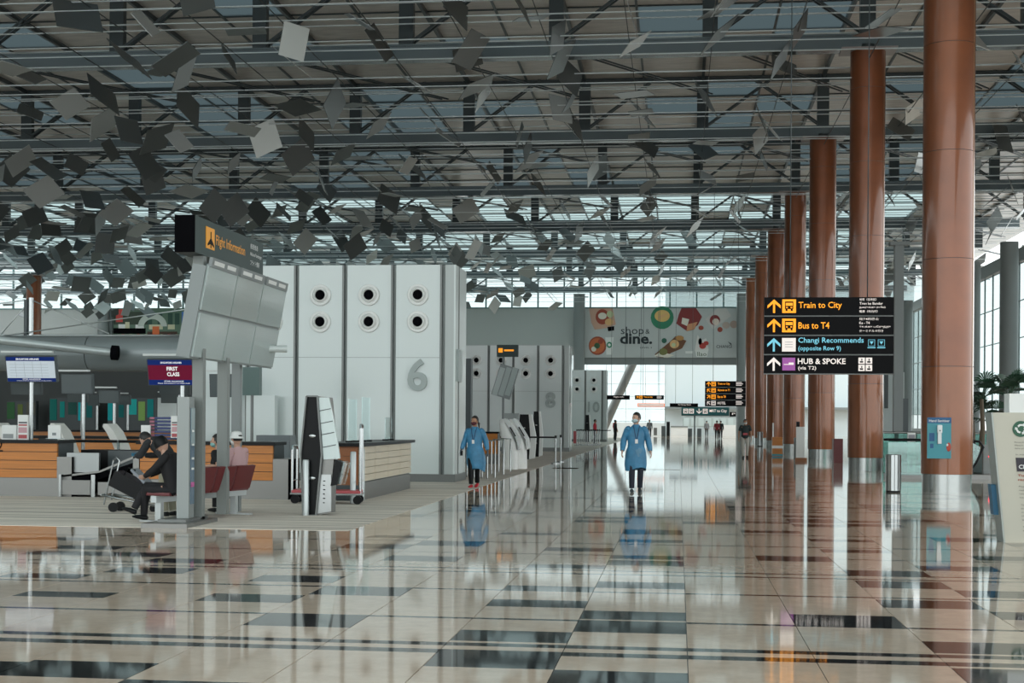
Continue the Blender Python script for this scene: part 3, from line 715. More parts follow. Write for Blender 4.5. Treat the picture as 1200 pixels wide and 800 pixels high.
def boxthing(name,label,cat,px0,px1,py0,py1,Y,dep,m,extra=None,group=None):
    a=W(px0,py1,Y); c=W(px1,py0,Y)
    if name in ('pale_cabinet','grey_cabinet','brown_stand','maroon_seat','red_extinguisher_box','standing_notice','far_stool','far_counter'): a.z=0
    t=thing(name,label,cat,(a.x,Y,a.z),0,group); MB().box(0,c.x-a.x,0,dep,0,c.z-a.z,.01).build('case',m,t)
    if extra: extra(t,c.x-a.x,c.z-a.z)
    return t
def scrn(m): return lambda t,w,h: MB().box(.04*w,.96*w,-.012,0,.06*h,.94*h).build('screen',m,t)
dks=mat('off_screen',(.10,.12,.125),.2)
for (x0,x1,y0,y1,l) in ((56,71,498,514,'white acrylic sign stand on the left counter end'),(165,176,498,515,'white sign stand at left end of the second counter')):
    boxthing('notice_stand',l,'sign stand',x0,x1,y0,y1,26.9,.05,white,lambda t,w,h:(MB().box(.35*w,.65*w,-.004,0,.25*h,.45*h).build('print',greyp,t),MB().box(-.02,w+.02,-.05,.1,-.0,.015).build('foot',acryl,t)))
def redwhite(t,w,h):
    for k,(z0,z1,m) in enumerate(((.05,.2,redp),(.28,.5,mat('pink_print',(.6,.35,.38),.5)),(.56,.62,redp),(.66,.72,darkg))): MB().box(.1*w,.9*w,-.006,0,z0*h,z1*h).build('print',m,t)
boxthing('notice_board','small red and white notice on the left counter','notice',20.5,33,486,515,27.0,.05,white,redwhite)
boxthing('notice_board','red and white notice beside the navy trays','notice',200,214,487,513,27.0,.05,white,redwhite)
boxthing('leaflet_box','white leaflet box at the left picture edge','box',2,19,498,515,27,.2,white,lambda t,w,h: MB().box(.1*w,.8*w,-.01,0,.1*h,.4*h).build('print',mat('grey_print',(.3,.32,.32),.5),t))
z0=W(180,515,27).z
for k in range(7):
    z=W(180,515-4*k,27).z; a=W(181,515,27); c=W(200,515,27)
    t=thing('navy_tray','navy plastic tray on the second counter, '+('lowest','second','third','fourth','fifth','sixth','topmost')[k]+' of its stack','tray',(a.x,27,z),0,'navy trays in the stack'); MB().box(0,c.x-a.x,0,.4,0,.045,.008).build('tray_body',navy,t); MB().box(-.1,-.005,0,.4,0,.04).build('coloured_edge',mat('rose_edge',(.4,.14,.2),.5),t)
# displays over the counters
def display(px,py,Y,tiltx,label,kind,post=None):
    a=W(px[0],py[1],Y); c=W(px[1],py[0],Y); w_=c.x-a.x; h=c.z-a.z
    t=thing('overhead_display',label,'display',((a.x+c.x)/2,Y,a.z))
    hs=MB().obox((0,.08,h/2),(w_,.1,h),(tiltx,0,0)).build('case',darkg,t)
    R=Euler((tiltx,0,0)).to_matrix()
    def face(x0,x1,z0,z1,m,nm='screen',d=.001):
        b=MB(); c0=Vector((0,.08,h/2))+R@Vector(((x0+x1-1)/2*w_,-.053-d,((z0+z1)/2-.5)*h)); b.obox(c0,((x1-x0)*w_,.004,(z1-z0)*h),(tiltx,0,0)); return b.build(nm,m,hs)
    def ftext(s,x,z,wd,ht,m,b=.02):
        p=Vector((0,.08,h/2))+R@Vector(((x-.5)*w_,-.062,(z-.5)*h)); text(s,wd*w_,ht*h,m,hs,p,rx=PI/2+tiltx,bold=b)
    nv=mat('screen_navy',(.008,.025,.15),.4,emit=.12,spec=.1); wh=mat('screen_white',(.60,.66,.72),.3,emit=.12); lt=mat('screen_letter',(.8,.8,.8),.4,emit=.3)
    if kind=='table':
        face(.02,.98,.82,.98,nv); face(.02,.98,.16,.82,wh); face(.02,.98,.02,.16,nv); ftext('SINGAPORE AIRLINES',.22,.86,.46,.07,lt)
        for k in range(5): face(.08,.85,.24+.11*k,.25+.11*k,mat('screen_grey',(.4,.45,.5),.3),'print',.004)
        for k in range(4): face(.2+.17*k,.203+.17*k,.18,.8,mat('screen_grey',(.4,.45,.5),.3),'print',.004)
        ftext('STAR ALLIANCE',.32,.10,.36,.04,lt); ftext('Online check-in and bag drop counters here',.2,.04,.7,.035,lt,.01)
    elif kind=='first':
        face(.02,.98,.78,.98,nv); face(.02,.98,.22,.78,mat('screen_maroon',(.16,.01,.035),.4,emit=.12,spec=.1)); face(.02,.98,.02,.22,nv)
        ftext('SINGAPORE AIRLINES',.3,.84,.46,.07,lt); ftext('FIRST',.43,.57,.24,.15,lt,.03); ftext('CLASS',.43,.36,.27,.15,lt,.03); ftext('STAR ALLIANCE',.36,.14,.42,.05,lt); ftext('Please have passport and ticket ready',.22,.06,.7,.05,lt,.01)
    else: face(.03,.97,.04,.96,dks)
    MB().box(-w_/2-.05,w_/2-.03,-.1,-.02,h+.05,h+.09).build('light_bar',mat('light_bar',(.6,.63,.62),.4),t)
    if post is not None:
        MB().tube([(post,.16,-a.z),(post,.16,h*.8)],[.045]*2,10).build('post',chrome,t)
display((6,65),(416.5,447),27.3,.22,'overhead display with white timetable on navy, far left','table',-.05)
display((172,226),(420,451),27.3,.22,'overhead display reading First Class in maroon','first',.2)
for i,(x0,x1,y0,y1,Y,l) in enumerate(((71,108,438,461,31,'large off overhead monitor right of the timetable display'),(115,139,457,472,36,'black monitor hanging right of the large off monitor'),(12,48,448,462,38,'off monitor behind the timetable display'),(186,222,450,462,38,'off monitor directly under the First Class display'),(188,218,462,472,42,'black monitor under the First Class display'),(78,102,461,471,42,'black monitor under the large off monitor'),(245,275,438,465,34,'dark monitor between the flight board posts'),(137,152,463,474,48,'small grey monitor right of the black hanging monitor'),(102,115,462,475,48,'small grey monitor left of the black hanging monitor'))):
    display((x0,x1),(y0,y1),Y,.1,l,'off',.1)
boxthing('greeny_panel','grey green back of a display right of the flight board','panel',284,304,430,463,30,.2,mat('panel_green',(.10,.16,.15),.4),lambda t,w,h: MB().box(w*.45,w*.55,.05,.15,-t.location.z,0).build('leg',dsteel,t))
boxthing('pale_cabinet','tall pale cabinet behind the flight board posts','cabinet',288,322,463,512,34.5,.3,lgrey)
boxthing('grey_cabinet','low slate grey cabinet right of the orange counter','cabinet',300,340,510,538,32,.5,mat('slate_cab',(.14,.16,.17),.4),lambda t,w,h:[MB().box(w*(.02+.33*k),w*(.31+.33*k),-.015,0,.05*h,.9*h).build('cabinet_door',mat('slate_door',(.16,.185,.195),.35),t) for k in range(3)])
# lit shop fronts far left (backlit panels)
def shop(px0,px1,py0,py1,Y,cols_,label):
    a=W(px0,py1,Y); c=W(px1,py0,Y); t=thing('shop_window',label,'shop window',(a.x,Y,a.z)); w_=c.x-a.x; h=c.z-a.z
    MB().box(0,w_,0,.3,-a.z,h).build('frame',darkg,t); n=len(cols_)
    for i,cc_ in enumerate(cols_): MB().box(w_*(i+.1*(i%2))/n+.02,w_*(i+1-.15*((i+1)%3))/n-.02,-.03,0,(.06+.12*(i%3))*h,(.94-.1*(i%2))*h).build('lit_panel',mat('lit_%d_%d'%(px0,i),cc_,.4,emit=.09,spec=.1),t)
shop(8,42,470,492,64,[(.04,.12,.05),(.12,.16,.05),(.10,.10,.08)],'dim green lit shop window far left')
shop(58,112,466,494,64,[(.01,.14,.12),(.01,.22,.2),(.02,.08,.07),(.01,.35,.4),(.01,.12,.12)],'teal lit shop window behind the staff chairs')
shop(126,184,466,494,64,[(.01,.3,.32),(.01,.12,.12),(.02,.35,.33),(.2,.35,.1),(.01,.2,.2)],'bright teal lit shop window left of the First Class display')
wb=MB().box(-46,-16,66,66.4,0,4.4).build('wall_left_rear',mat('dark_wall',(.05,.06,.06),.5),None,kind='structure')
boxthing('lit_cabinet','pale display cabinet under the First Class screen','cabinet',184,216,466,543,50,.4,lgrey)
cr=thing('counter_rail','thin steel rail with black belt behind the baggage belt','rail',(W(120,515,29).x,29,0))
MB().tube([(-.7,0,1.05),(1.2,0,1.05)],[.03]*2,8).build('belt',black,cr); [MB().tube([(x,0,0),(x,0,1.08)],[.03]*2,8).build('post',chrome,cr) for x in (-.7,.35,1.2)]

# ------------------------------------------------------------------ self check-in machine and neighbours
k=G(381,601); ks=thing('check_in_kiosk','tall angular black and silver self check-in machine','kiosk',(W(366,500,22.4).x,22.4,0),-.02)
prof=[(-.18,0),(.18,0),(.33,.95),(.12,1.92),(-.10,1.92),(-.33,.95)]
prof=[(-.13,0),(.08,0),(.17,.98),(.09,1.92),(-.09,1.92),(-.18,.98)]
MB().prism(prof,'y',-.0,.3).build('side_shell',black,ks)
e=MB()
for p,q in zip(prof,prof[1:]+prof[:1]):
    v=Vector((q[0]-p[0],0,q[1]-p[1])); L=v.length; e.obox(((p[0]+q[0])/2,-.02,(p[1]+q[1])/2),(L,.06,.025),(0,-math.atan2(v.z,v.x),0))
e.build('edge_frame',dsteel,ks)
MB().prism([(.08,0),(.32,.05),(.33,.66),(.36,.98),(.26,1.90),(.09,1.92),(.17,.98)],'y',.02,.28).build('silver_front',steel,ks)
MB().prism([(.09,.03),(.32,.07),(.32,.66),(.14,.66)],'y',-.01,.03).build('lower_plate',mat('silver_plate',(.48,.5,.5),.3,.6),ks)
MB().prism([(.19,.90),(.46,.92),(.40,1.3),(.27,1.90),(.10,1.90),(.16,1.3)],'y',-.01,.05).build('screen_face',mat('kiosk_screen',(.62,.72,.71),.12,0,coat=.5),ks)
for z0 in (1.12,1.32,1.5,1.7): MB().obox((.31-(z0-.98)*.15,-.015,z0),(.22,.01,.012),(0,-.2,0)).build('screen_joint',darkg,ks)
MB().prism([(.32,.48),(.42,.50),(.50,.86),(.40,.90)],'y',-.05,.2).build('printer_tray',black,ks); MB().prism([(.45,.5),(.50,.5),(.60,.84),(.53,.88)],'y',-.04,.2).build('ticket_tray',acryl,ks)
for z0 in (1.28,.60): MB().ell((0,-.012,z0),(.06,.012,.032)).build('lock',chrome,ks)
[MB().box(.19,.19+.025+.01*(q%2),-.02,-.01,.2+.07*q,.215+.07*q).build('worn_lettering',signk,ks) for q in range(6)]
def bollard(px,py,h,label,r=.055):
    g=G(px,py); t=thing('bollard',label,'bollard',(g.x,g.y,0),0,None); MB().tube([(0,0,0),(0,0,h-.02),(0,0,h)],[r,r,r*.8],14).build('tube',mat('bollard_grey',(.48,.52,.52),.3,.5),t)
bollard(358,604,.90,'grey steel bollard in front of the self check-in machine'); bollard(413.5,590,.96,'grey steel bollard right of the self check-in machine'); bollard(424,586,1.0,'grey steel bollard at the corner of the aisle counter')
def trolley(px,py,label,rz=0,red=True,tall=False):
    g=G(px,py); t=thing('luggage_trolley',label,'trolley',(g.x,g.y,0),rz,None)
    MB().box(-.31,.31,-.3,.3,.2,.25,.01).build('platform',redp if red else dsteel,t); MB().box(-.33,.33,-.32,.32,.17,.2).build('platform_frame',chrome,t)
    for sx in (-.30,.30):
        hh=1.45 if tall and sx>0 else 1.05
        MB().tube([(sx,-.27,.2),(sx,-.27,hh-.06),(sx,-.21,hh),(sx,.21,hh),(sx,.27,hh-.06),(sx,.27,.2)],.022,8).build('end_hoop',chrome,t); MB().tube([(sx,-.27,.42),(sx,.27,.42)],.016,6).build('hoop_bar',chrome,t)
    for x in (-.25,.25):
        for y in (-.24,.24): MB().tube([(x,y-.03,.08),(x,y+.03,.08)],[.08,.08],14).build('wheel',black,t)
    return t
trolley(404,590,'chrome luggage trolley with red pad right of the machine',.15,True,True); trolley(364,589,'chrome luggage trolley with red pad left of the machine',.1)

# waiting bench with maroon seats
be=thing('waiting_bench','row of maroon airport seats on a steel beam','bench',(-7.62,20.55,0),-.25)
# seats face away to the right/front; row recedes
for i in range(4):
    y=i*.56
    s=MB().box(-.25,.25,y-.26,y+.26,.40,.45,.015).build('seat',maroon,be)
    if i>0:
        b=MB(); b.prism([(.22,.43),(.27,.43),(.38,.80),(.33,.81)],'y',y-.255,y+.255); b.build('backrest',maroon,be)
MB().box(-.05,.05,-.3,2.2,.3,.4).build('beam',mat('bench_frame',(.45,.48,.48),.35,.5),be)
for y in (-.15,1.9): 
    MB().box(-.05,.05,y-.04,y+.04,0,.3).build('leg',mat('bench_frame',(.45,.48,.48),.35,.5),be); MB().box(-.32,.32,y-.05,y+.05,0,.03).build('foot',mat('bench_frame',(.45,.48,.48),.35,.5),be)
# small luggage cart with black bag
lg=G(150,600); lc=thing('luggage_cart','small steel airport luggage cart tipped beside the seated man','trolley',(lg.x-.12,22.6,0),0)
MB().tube([(-.28,-.15,.12),(-.12,-.15,.85),(-.07,-.15,.9),(-.02,-.15,.85),(-.15,-.15,.2)],.015,8).build('handle',chrome,lc)
MB().tube([(-.3,-.2,.28),(.6,-.2,.12)],.018,8).tube([(-.3,.2,.28),(.6,.2,.12)],.018,8).tube([(.6,-.2,.12),(.6,.2,.12)],.018,8).tube([(-.3,-.2,.28),(-.3,.2,.28)],.018,8).build('frame',chrome,lc)
for y in (-.15,.15): MB().tube([(-.12,y-.02,.08),(-.12,y+.02,.08)],[.08]*2,14).build('wheel',black,lc)
MB().tube([(.5,0,.06),(.5,.04,.06)],[.06]*2,12).build('wheel',black,lc)
bg_=thing('travel_bag','black travel bag with grey top lying on the small cart','bag',(lg.x+.06,22.5,.27),0)
MB().obox((0,0,.16),(.62,.36,.26),(0,.45,0)).build('bag_body',black,bg_); MB().obox((.16,0,.32),(.34,.3,.04),(0,.75,0)).build('bag_top',mat('grey_nylon',(.25,.28,.32),.3),bg_); MB().tube([(-.1,-.1,.34),(-.02,-.1,.46),(.1,-.1,.42)],.012,6).build('strap',black,bg_)

# curved white machine pair
def whitemachine(x,y,label):
    t=thing('bag_drop_machine',label,'kiosk',(x,y,0),0,'white bag drop machines')
    b=MB(); rs=[]
    for (cx,z,hx,hy) in ((0,0,.25,.32),(0,.5,.24,.32),(-.02,.8,.23,.31),(-.10,1.05,.20,.29),(-.18,1.3,.16,.27),(-.24,1.52,.11,.25),(-.26,1.6,.05,.2)):
        rs.append([Vector((cx+hx*math.copysign(abs(math.cos(a))**.5,math.cos(a)),hy*math.copysign(abs(math.sin(a))**.5,math.sin(a)),z)) for a in [2*PI*k/20 for k in range(20)]])
    b.rings(rs); b.build('shell',mat('machine_white',(.9,.9,.88),.35),t)
    b=MB(); b.prism([(.27,.62),(.33,.66),(.30,.98),(-.05,1.55),(-.16,1.62),(-.20,1.58),(.22,.95)],'y',-.28,.28); b.build('front_fin',mat('fin_white',(.8,.82,.82),.25),t)
    MB().obox((.10,-.285,1.2),(.04,.02,.34),(0,-.55,0)).build('slot',black,t)
    return t
g=G(599,550); whitemachine(g.x-.05,g.y+.2,'white curved bag drop machine, front one of the pair'); whitemachine(g.x+.16,g.y+.85,'white curved bag drop machine, rear one of the pair')
# slim black kiosks at row 8, belt posts
def slim(px,py,h,w_,label,Y=None):
    g=G(px,py); t=thing('slim_kiosk',label,'kiosk',(g.x,g.y,0),0)
    MB().prism([(-w_*.4,0),(w_*.4,0),(w_*.5,h*.5),(w_*.35,h),(-w_*.35,h),(-w_*.5,h*.5)],'y',0,.3).build('shell',black,t); MB().prism([(w_*.4,0),(w_*.85,.05),(w_*.95,h*.5),(w_*.6,h),(w_*.35,h),(w_*.5,h*.5)],'y',.02,.28).build('silver_side',white,t)
    for z in (h*.3,h*.7): MB().ell((0,-.01,z),(.05,.01,.03)).build('lock',chrome,t)
slim(628,535,1.95,.3,'slim black check-in kiosk nearest block 8'); slim(614,538,1.8,.5,'wide dark check-in kiosk behind the white machines'); slim(688,518,2.0,.35,'far black kiosk in front of block 10')
boxthing('grey_box_panel','light grey box panel above the white machines','panel',590,608,484,503,62,.4,mat('boxgrey',(.36,.39,.39),.4),lambda t,w,h: MB().box(w*.3,w*.7,.05,.3,-t.location.z,0).build('pedestal',dsteel,t))
def belt_post(px,py,label,grp=None):
    g=G(px,py); t=thing('queue_post',label,'post',(g.x,g.y,0),0,grp)
    MB().tube([(0,0,0),(0,0,.03),(0,0,.04)],[.17,.17,.05],18).build('base',chrome,t); MB().tube([(0,0,.03),(0,0,.98)],[.035]*2,12).build('pole',chrome,t); MB().tube([(0,0,.92),(0,0,1.02)],[.045]*2,12).build('head',black,t)
    return g
g1=belt_post(651,543,'steel queue post with black belt, front of block 8'); g2=belt_post(657,541,'steel queue post just behind the front one at block 8'); g3=belt_post(608,545,'steel queue post behind the white machines')
q=thing('queue_belt','black retractable queue belt in front of block 8','belt',(g1.x,g1.y,.95)); MB().box(-2.6,0,-.01,.01,-.03,.03).build('webbing',black,q)
for i,(px,py) in enumerate(((562,559),(571,561),(580,560),(590,556),(598,553))):
    g=G(px,py)
    b=thing('rail_hoop',('pale steel hoop rail behind the woman, first','pale steel hoop rail behind the woman, second','pale steel hoop rail behind the woman, third','pale steel hoop rail left of the white machines','pale steel hoop rail farthest right, behind the white machines')[i],'rail',(g.x,g.y,0)); MB().tube([(-.35,0,0),(-.35,0,.95),(-.3,0,1.0),(.0,0,1.0),(.0,0,0)],.025,8).build('hoop',chrome,b)
for i in range(12):
    px=676+i*2.4; py=522-(i%3)*.5
    belt_post(px,py,'far steel queue post before block 10, '+('leftmost','second','third','fourth','fifth','sixth','seventh','eighth','ninth','tenth','eleventh','rightmost')[i]+' from the left','queue posts before block 10')
q=thing('queue_belt','far dark queue belt before block 10','belt',(G(676,521).x,G(676,521).y,.95)); MB().box(0,2.2,-.01,.01,-.03,.03).build('webbing',black,q)
# counters behind woman (row 7)
counter(W(546,540,50).x,W(583,540,50).x,50,1.15,'orange counter seen behind the woman in blue',rows=3)
boxthing('back_wall_kit','dark equipment rack between block 6 and block 8','rack',544,552,420,540,58,.5,darkg)
tb=thing('tilted_info_screen','tilted grey information screen before block 8','display',(W(590,400,66).x,66,0))
a=W(590,466,66); MB().obox((.1,0,W(590,447,66).z),(.9,.2,1.5),(0,.3,0)).build('screen_case',mat('housing_grey',(.24,.27,.27),.4),tb); [MB().obox((.1+.3*q-.0,-.11,W(590,447,66).z),(.25,.02,1.35),(0,.3,0)).build('screen',scrgl,tb) for q in (-1,0,1)]
MB().box(-.05,.05,0,.1,0,4.6).build('post',greyp,tb); MB().box(-.3,.7,-.1,.1,W(590,418,66).z,W(590,404,66).z).build('sign_box',signt,tb); MB().box(-.22,-.02,-.12,-.1,W(590,413,66).z,W(590,408,66).z).box(.05,.5,-.12,-.1,W(590,411.5,66).z,W(590,409.5,66).z).build('lettering_band',Ao,tb)
bl=boxthing('fire_call_point','small red call point on the edge of block 6','alarm',541.5,544.5,497,502,37.3,.05,mat('call_red',(.6,.02,.02),.4))

# ------------------------------------------------------------------ right side
def bin_(px,py,w_px,h,label):
    g=G(px,py); r=w_px/2/F*g.y; t=thing('litter_bin',label,'bin',(g.x,g.y+r,0))
    MB().tube([(0,0,.0),(0,0,.04)],[r*.98]*2,28).build('foot_ring',black,t); b=MB()
    for k in range(14):
        a=2*PI*k/14; MB_r=.96*r; b.obox((math.cos(a)*MB_r,math.sin(a)*MB_r,.04+h/2),(.02,2*PI*r/14*.86,h),(0,0,a))
    b.build('ribbed_shell',chrome,t); MB().tube([(0,0,.04),(0,0,h+.02)],[r*.93]*2,28).build('inner_shell',steel,t); MB().tube([(0,0,h+.02),(0,0,h+.05)],[r,r*.9],28).build('lid',steel,t)
bin_(1048,577,17,.80,'ribbed stainless litter bin left of the nearest copper column'); bin_(935.5,537,9.5,.85,'ribbed stainless litter bin between third and fourth columns'); bin_(891,523,6.5,.9,'small distant stainless bin beside the fifth column')
# sanitiser poster on nearest column
cx_=6.05; po=thing('sanitiser_poster','teal hand sanitiser poster with dispenser on the nearest copper column','poster',(W(1100,520,32.62).x,32.56,W(1100,537,32.6).z))
Hh=W(1100,489,32.6).z-W(1100,537,32.6).z; wp=26.5/F*32.6
MB().box(-wp/2,wp/2,0,.02,0,Hh).build('sheet',mat('poster_teal',(.05,.30,.36),.35),po); MB().box(-wp/2,wp/2,-.004,0,Hh*.86,Hh).build('header_band',mat('poster_blue',(.01,.10,.25),.4),po)
text('Hand Sanitiser',wp*.86,Hh*.06,white,po,(-wp*.43,-.008,Hh*.89),bold=.02)
MB().box(-.055,.055,-.1,0,Hh*.62,Hh*.82,.03).box(-.04,.04,-.08,0,Hh*.36,Hh*.62,.01).build('dispenser',mat('dispenser_white',(.85,.86,.86),.3),po); MB().ell((0,-.1,Hh*.68),(.015,.006,.015)).build('dispenser_badge',darkg,po)
MB().box(-wp*.42,-wp*.2,-.005,0,Hh*.42,Hh*.62).box(-wp*.38,-wp*.24,-.005,0,Hh*.25,Hh*.36).build('print',mat('poster_blue',(.01,.10,.25),.4),po)
MB().ell((wp*.40,-.004,Hh*.28),(.05,.008,.1)).build('print_red',mat('poster_red',(.5,.06,.03),.4),po); MB().ell((wp*.34,-.006,Hh*.33),(.025,.01,.03)).build('print_pale',white,po)
# recycling station
rx=W(1177,636,19.3).x; rc=thing('recycling_station','leaning cream recycling station panel at right picture edge','recycling point',(rx,19.3,0))
hh=1.70; ln=-.17
def lp(u,z): return (u+ln*z/hh,z)
fc=MB().prism([lp(0,0),lp(1.2,0),lp(1.2,hh),lp(0,hh)],'y',-.03,.0).build('text_panel',mat('cream_panel_print',(.52,.50,.42),.4),rc)
MB().prism([lp(-.02,0),lp(0,0),lp(0,hh),lp(-.02,hh)],'y',-.05,.35).build('side_frame',mat('frame_grey',(.35,.38,.36),.35,.4),rc)
MB().prism([lp(.0,0),lp(1.2,0),lp(1.2,hh-.02),lp(0,hh-.02)],'y',.0,.35).build('body',white,rc)
MB().box(.05,1.0,-.0,.3,hh-.0,hh+.25).build('rear_hood',white,rc,label='white hood behind the panel')
MB().prism([lp(-.08,.35),lp(-.02,.35),lp(-.02,.75),lp(-.08,.75)],'y',.1,.3).build('side_pocket',mat('pocket_blue',(.02,.12,.22),.4),rc)
gm=mat('recycle_green',(.01,.09,.045),.4); n=24
cxr,czr=.34+ln*.88,hh*.875
MB().prism([(cxr+.105*math.cos(2*PI*k/n),czr+.105*math.sin(2*PI*k/n)) for k in range(n)],'y',-.04,-.03).build('recycle_disc',gm,rc)
b=MB()
for k in range(3):
    a=2*PI*k/3+PI/2; R_=lambda x,z,a=a:(cxr+x*math.cos(a)-z*math.sin(a),czr+x*math.sin(a)+z*math.cos(a))
    b.prism([R_(.062,-.03),R_(.062,.02),R_(.04,.045),R_(.02,.03),R_(.04,.01),R_(.04,-.03)],'y',-.05,-.04); b.prism([R_(.075,-.028),R_(.028,-.028),R_(.05,-.056)],'y',-.05,-.04)
b.build('recycle_arrows',white,rc)
def rt(s,z,h,wd,m,b=.0,u=.24): text(s,wd,h,m,rc,(lp(u,z)[0],-.045,z),bold=b)
ink=mat('panel_ink',(.10,.10,.09),.5); rust=mat('panel_rust',(.35,.06,.03),.5)
rt('Recycle here for a greener airport.',1.30,.022,.60,ink); rt('Please place your used items in the',1.26,.022,.62,ink); rt('bins provided below.',1.22,.022,.36,ink); rt('In support of',1.14,.022,.25,ink)
MB().prism([lp(.24,.93),lp(.75,.93),lp(.75,1.11),lp(.24,1.11)],'y',-.042,-.03).build('logo_plate',mat('logo_dark',(.02,.015,.025),.4),rc); text('CHANGI',.30,.055,white,rc,(lp(.26,.96)[0],-.05,.965),bold=.02); MB().ell((lp(.52,1.06)[0],-.05,1.06),(.03,.004,.014)).build('logo_bird',redp,rc)
rt('Turtle, glass,',.855,.04,.36,rust,.02); rt('recycling saves',.80,.04,.38,rust,.02)
for i,s in enumerate(('Plastic bottles and cups,','metal cans, paper and','newspapers can be sorted','into the right bin.','','You help us to reduce','the waste we send away','and keep the terminal','clean for everyone','who travels.','','Thank you for','doing your part.')):
    if s: rt(s,.72-.048*i,.024,.028*len(s)*.62,ink,.0)
# palms in planters
def palm(px,Y,h,n,label,sd):
    random.seed(sd); p=W(px,500,Y); t=thing('potted_palm',label,'plant',(p.x,Y,0))
    MB().tube([(0,0,0),(0,0,.7)],[.5,.6],20).build('planter',greyp,t); MB().tube([(0,0,.6),(.05,.05,h*.6),(0,0,h)],[.1,.08,.06],8).build('trunk',mat('palm_trunk',(.12,.09,.06),.8),t)
    for i in range(n):
        a=2*PI*i/n+random.uniform(-.2,.2); el=random.uniform(.0,1.2); L=random.uniform(.75,1.1); b=MB()
        d0=Vector((math.cos(a)*math.cos(el),math.sin(a)*math.cos(el),math.sin(el))); base=Vector((0,0,h)); hub=base+d0*L*.55
        b.tube([base,hub],[.015,.01],5)
        up=Vector((0,0,1)); s=d0.cross(up); s=s.normalized() if s.length>.01 else Vector((1,0,0)); u=s.cross(d0)
        for k in range(11):
            f=(k-5)*.27; dr=(d0*math.cos(f)+s*math.sin(f)).normalized(); tip=hub+dr*L*.5-Vector((0,0,.12)); mid=hub+dr*L*.3; q=s*math.cos(f)-d0*math.sin(f)
            v=[b.bm.verts.new(x) for x in (hub,mid+q*.035,tip,mid-q*.035)]; b.bm.faces.new(v)
            v2=[b.bm.verts.new(x-u*.004) for x in (hub,mid+q*.035,tip,mid-q*.035)]; b.bm.faces.new(list(reversed(v2)))
        b.build('frond',leaf,t)
palm(1150,47,2.35,16,'fan palm right of the nearest copper column',1); palm(1182,48,2.45,16,'fan palm left of the recycling station top',2); palm(1139,50,1.9,12,'short fan palm close behind the nearest column',3); palm(1166,49,1.6,12,'low pale fan palm between the two tall ones',4)
# glass balustrade and escalator
def balus(x0,x1,Y,label,h=1.2,n=4):
    t=thing('balustrade',label,'balustrade',(x0,Y,0)); wd=(x1-x0)/n
    for i in range(n): MB().box(i*wd+.03,(i+1)*wd-.03,-.01,.01,.1,h-.05).build('glass_panel',glass('green_glass',(.55,.72,.68),.15),t); MB().box(i*wd-.02,i*wd+.02,-.03,.03,0,h).build('post',steel,t)
    MB().tube([(0,0,h),(x1-x0,0,h)],[.04]*2,10).build('handrail',chrome,t); MB().box(0,x1-x0,-.06,.06,0,.1).build('kerb',greyp,t)
balus(9.2,20,44,'glass balustrade right of the nearest copper column'); balus(7.2,12,56,'glass balustrade between the first two copper columns',1.2,2)
es=thing('escalator','escalator with black rubber handrail behind the balustrade','escalator',(W(1148,540,41).x,41,0))
for y in (0,.9):
    MB().tube([(-.35,y,.1),(-.1,y,.45),(.1,y,.9),(0,y,1.05),(-.25,y,1.08),(-2.5,y,1.08)],[.035]*6,10).build('handrail',black,es); MB().prism([(-2.5,.1),(-.35,.1),(-.05,.5),(.02,.9),(-.2,1.02),(-2.5,1.02)],'y',y-.01,y+.01).build('glass_side',glass('green_glass',(.55,.72,.68),.15),es)
MB().box(-2.5,.5,.05,.85,0,.12).build('comb_plate',steel,es)
tl=thing('barrier_gate','steel barrier with two red lamps beside the escalator','barrier',(W(1163,545,42).x,42,0))
MB().box(-.25,.35,0,.2,0,.95).build('case',dsteel,tl); [MB().ell((x,-.01,.62),(.035,.02,.035)).build('lamp',mat('red_lamp',(1,.03,.05),.4,emit=3),tl) for x in (-.08,.08)]
boxthing('standing_notice','white standing notice left of the nearest copper column','notice',1063.5,1073,507,545,46,.1,white,lambda t,w,h:(MB().box(.1*w,.9*w,-.01,0,.8*h,.95*h).build('print',mat('print_grey',(.3,.3,.33),.5),t),MB().box(.3*w,.6*w,-.01,0,.12*h,.3*h).build('print',black,t)))
boxthing('white_service_wall','white service wall behind the square grey post','wall',1030,1060,436,530,95,.3,mat('service_white',(.6,.66,.66),.5),lambda t,w,h:(MB().box(.2*w,.35*w,-.05,0,.55*h,h).build('dark_slot',darkg,t),MB().box(.55*w,.58*w,-.03,0,0,h).build('joint',greyp,t)))
boxthing('orange_desk','small orange information desk before the fourth column','desk',905,917,512,534,66,.5,wood,lambda t,w,h:(MB().box(-.02,w+.02,-.03,0,.4*h,.55*h).build('white_band',white,t),MB().box(-.02,w+.02,-.03,0,.0*h,.1*h).build('teal_band',tealp,t),MB().box(0,w*.15,0,.1,h,h*1.75).build('side_board',white,t)))
boxthing('brown_stand','brown signboard with white back beside the third column','stand',933,943,500,520,58,.1,white,lambda t,w,h:(MB().box(-.1*w,1.3*w,-.05,.1,0,.1*h).build('ledge',woodr,t),MB().box(0,.4*w,-.02,.1,h,1.15*h).build('cap',black,t)))
boxthing('maroon_seat','maroon padded seat left of the second copper column','seat',977,988,514,530,56,.6,maroon)

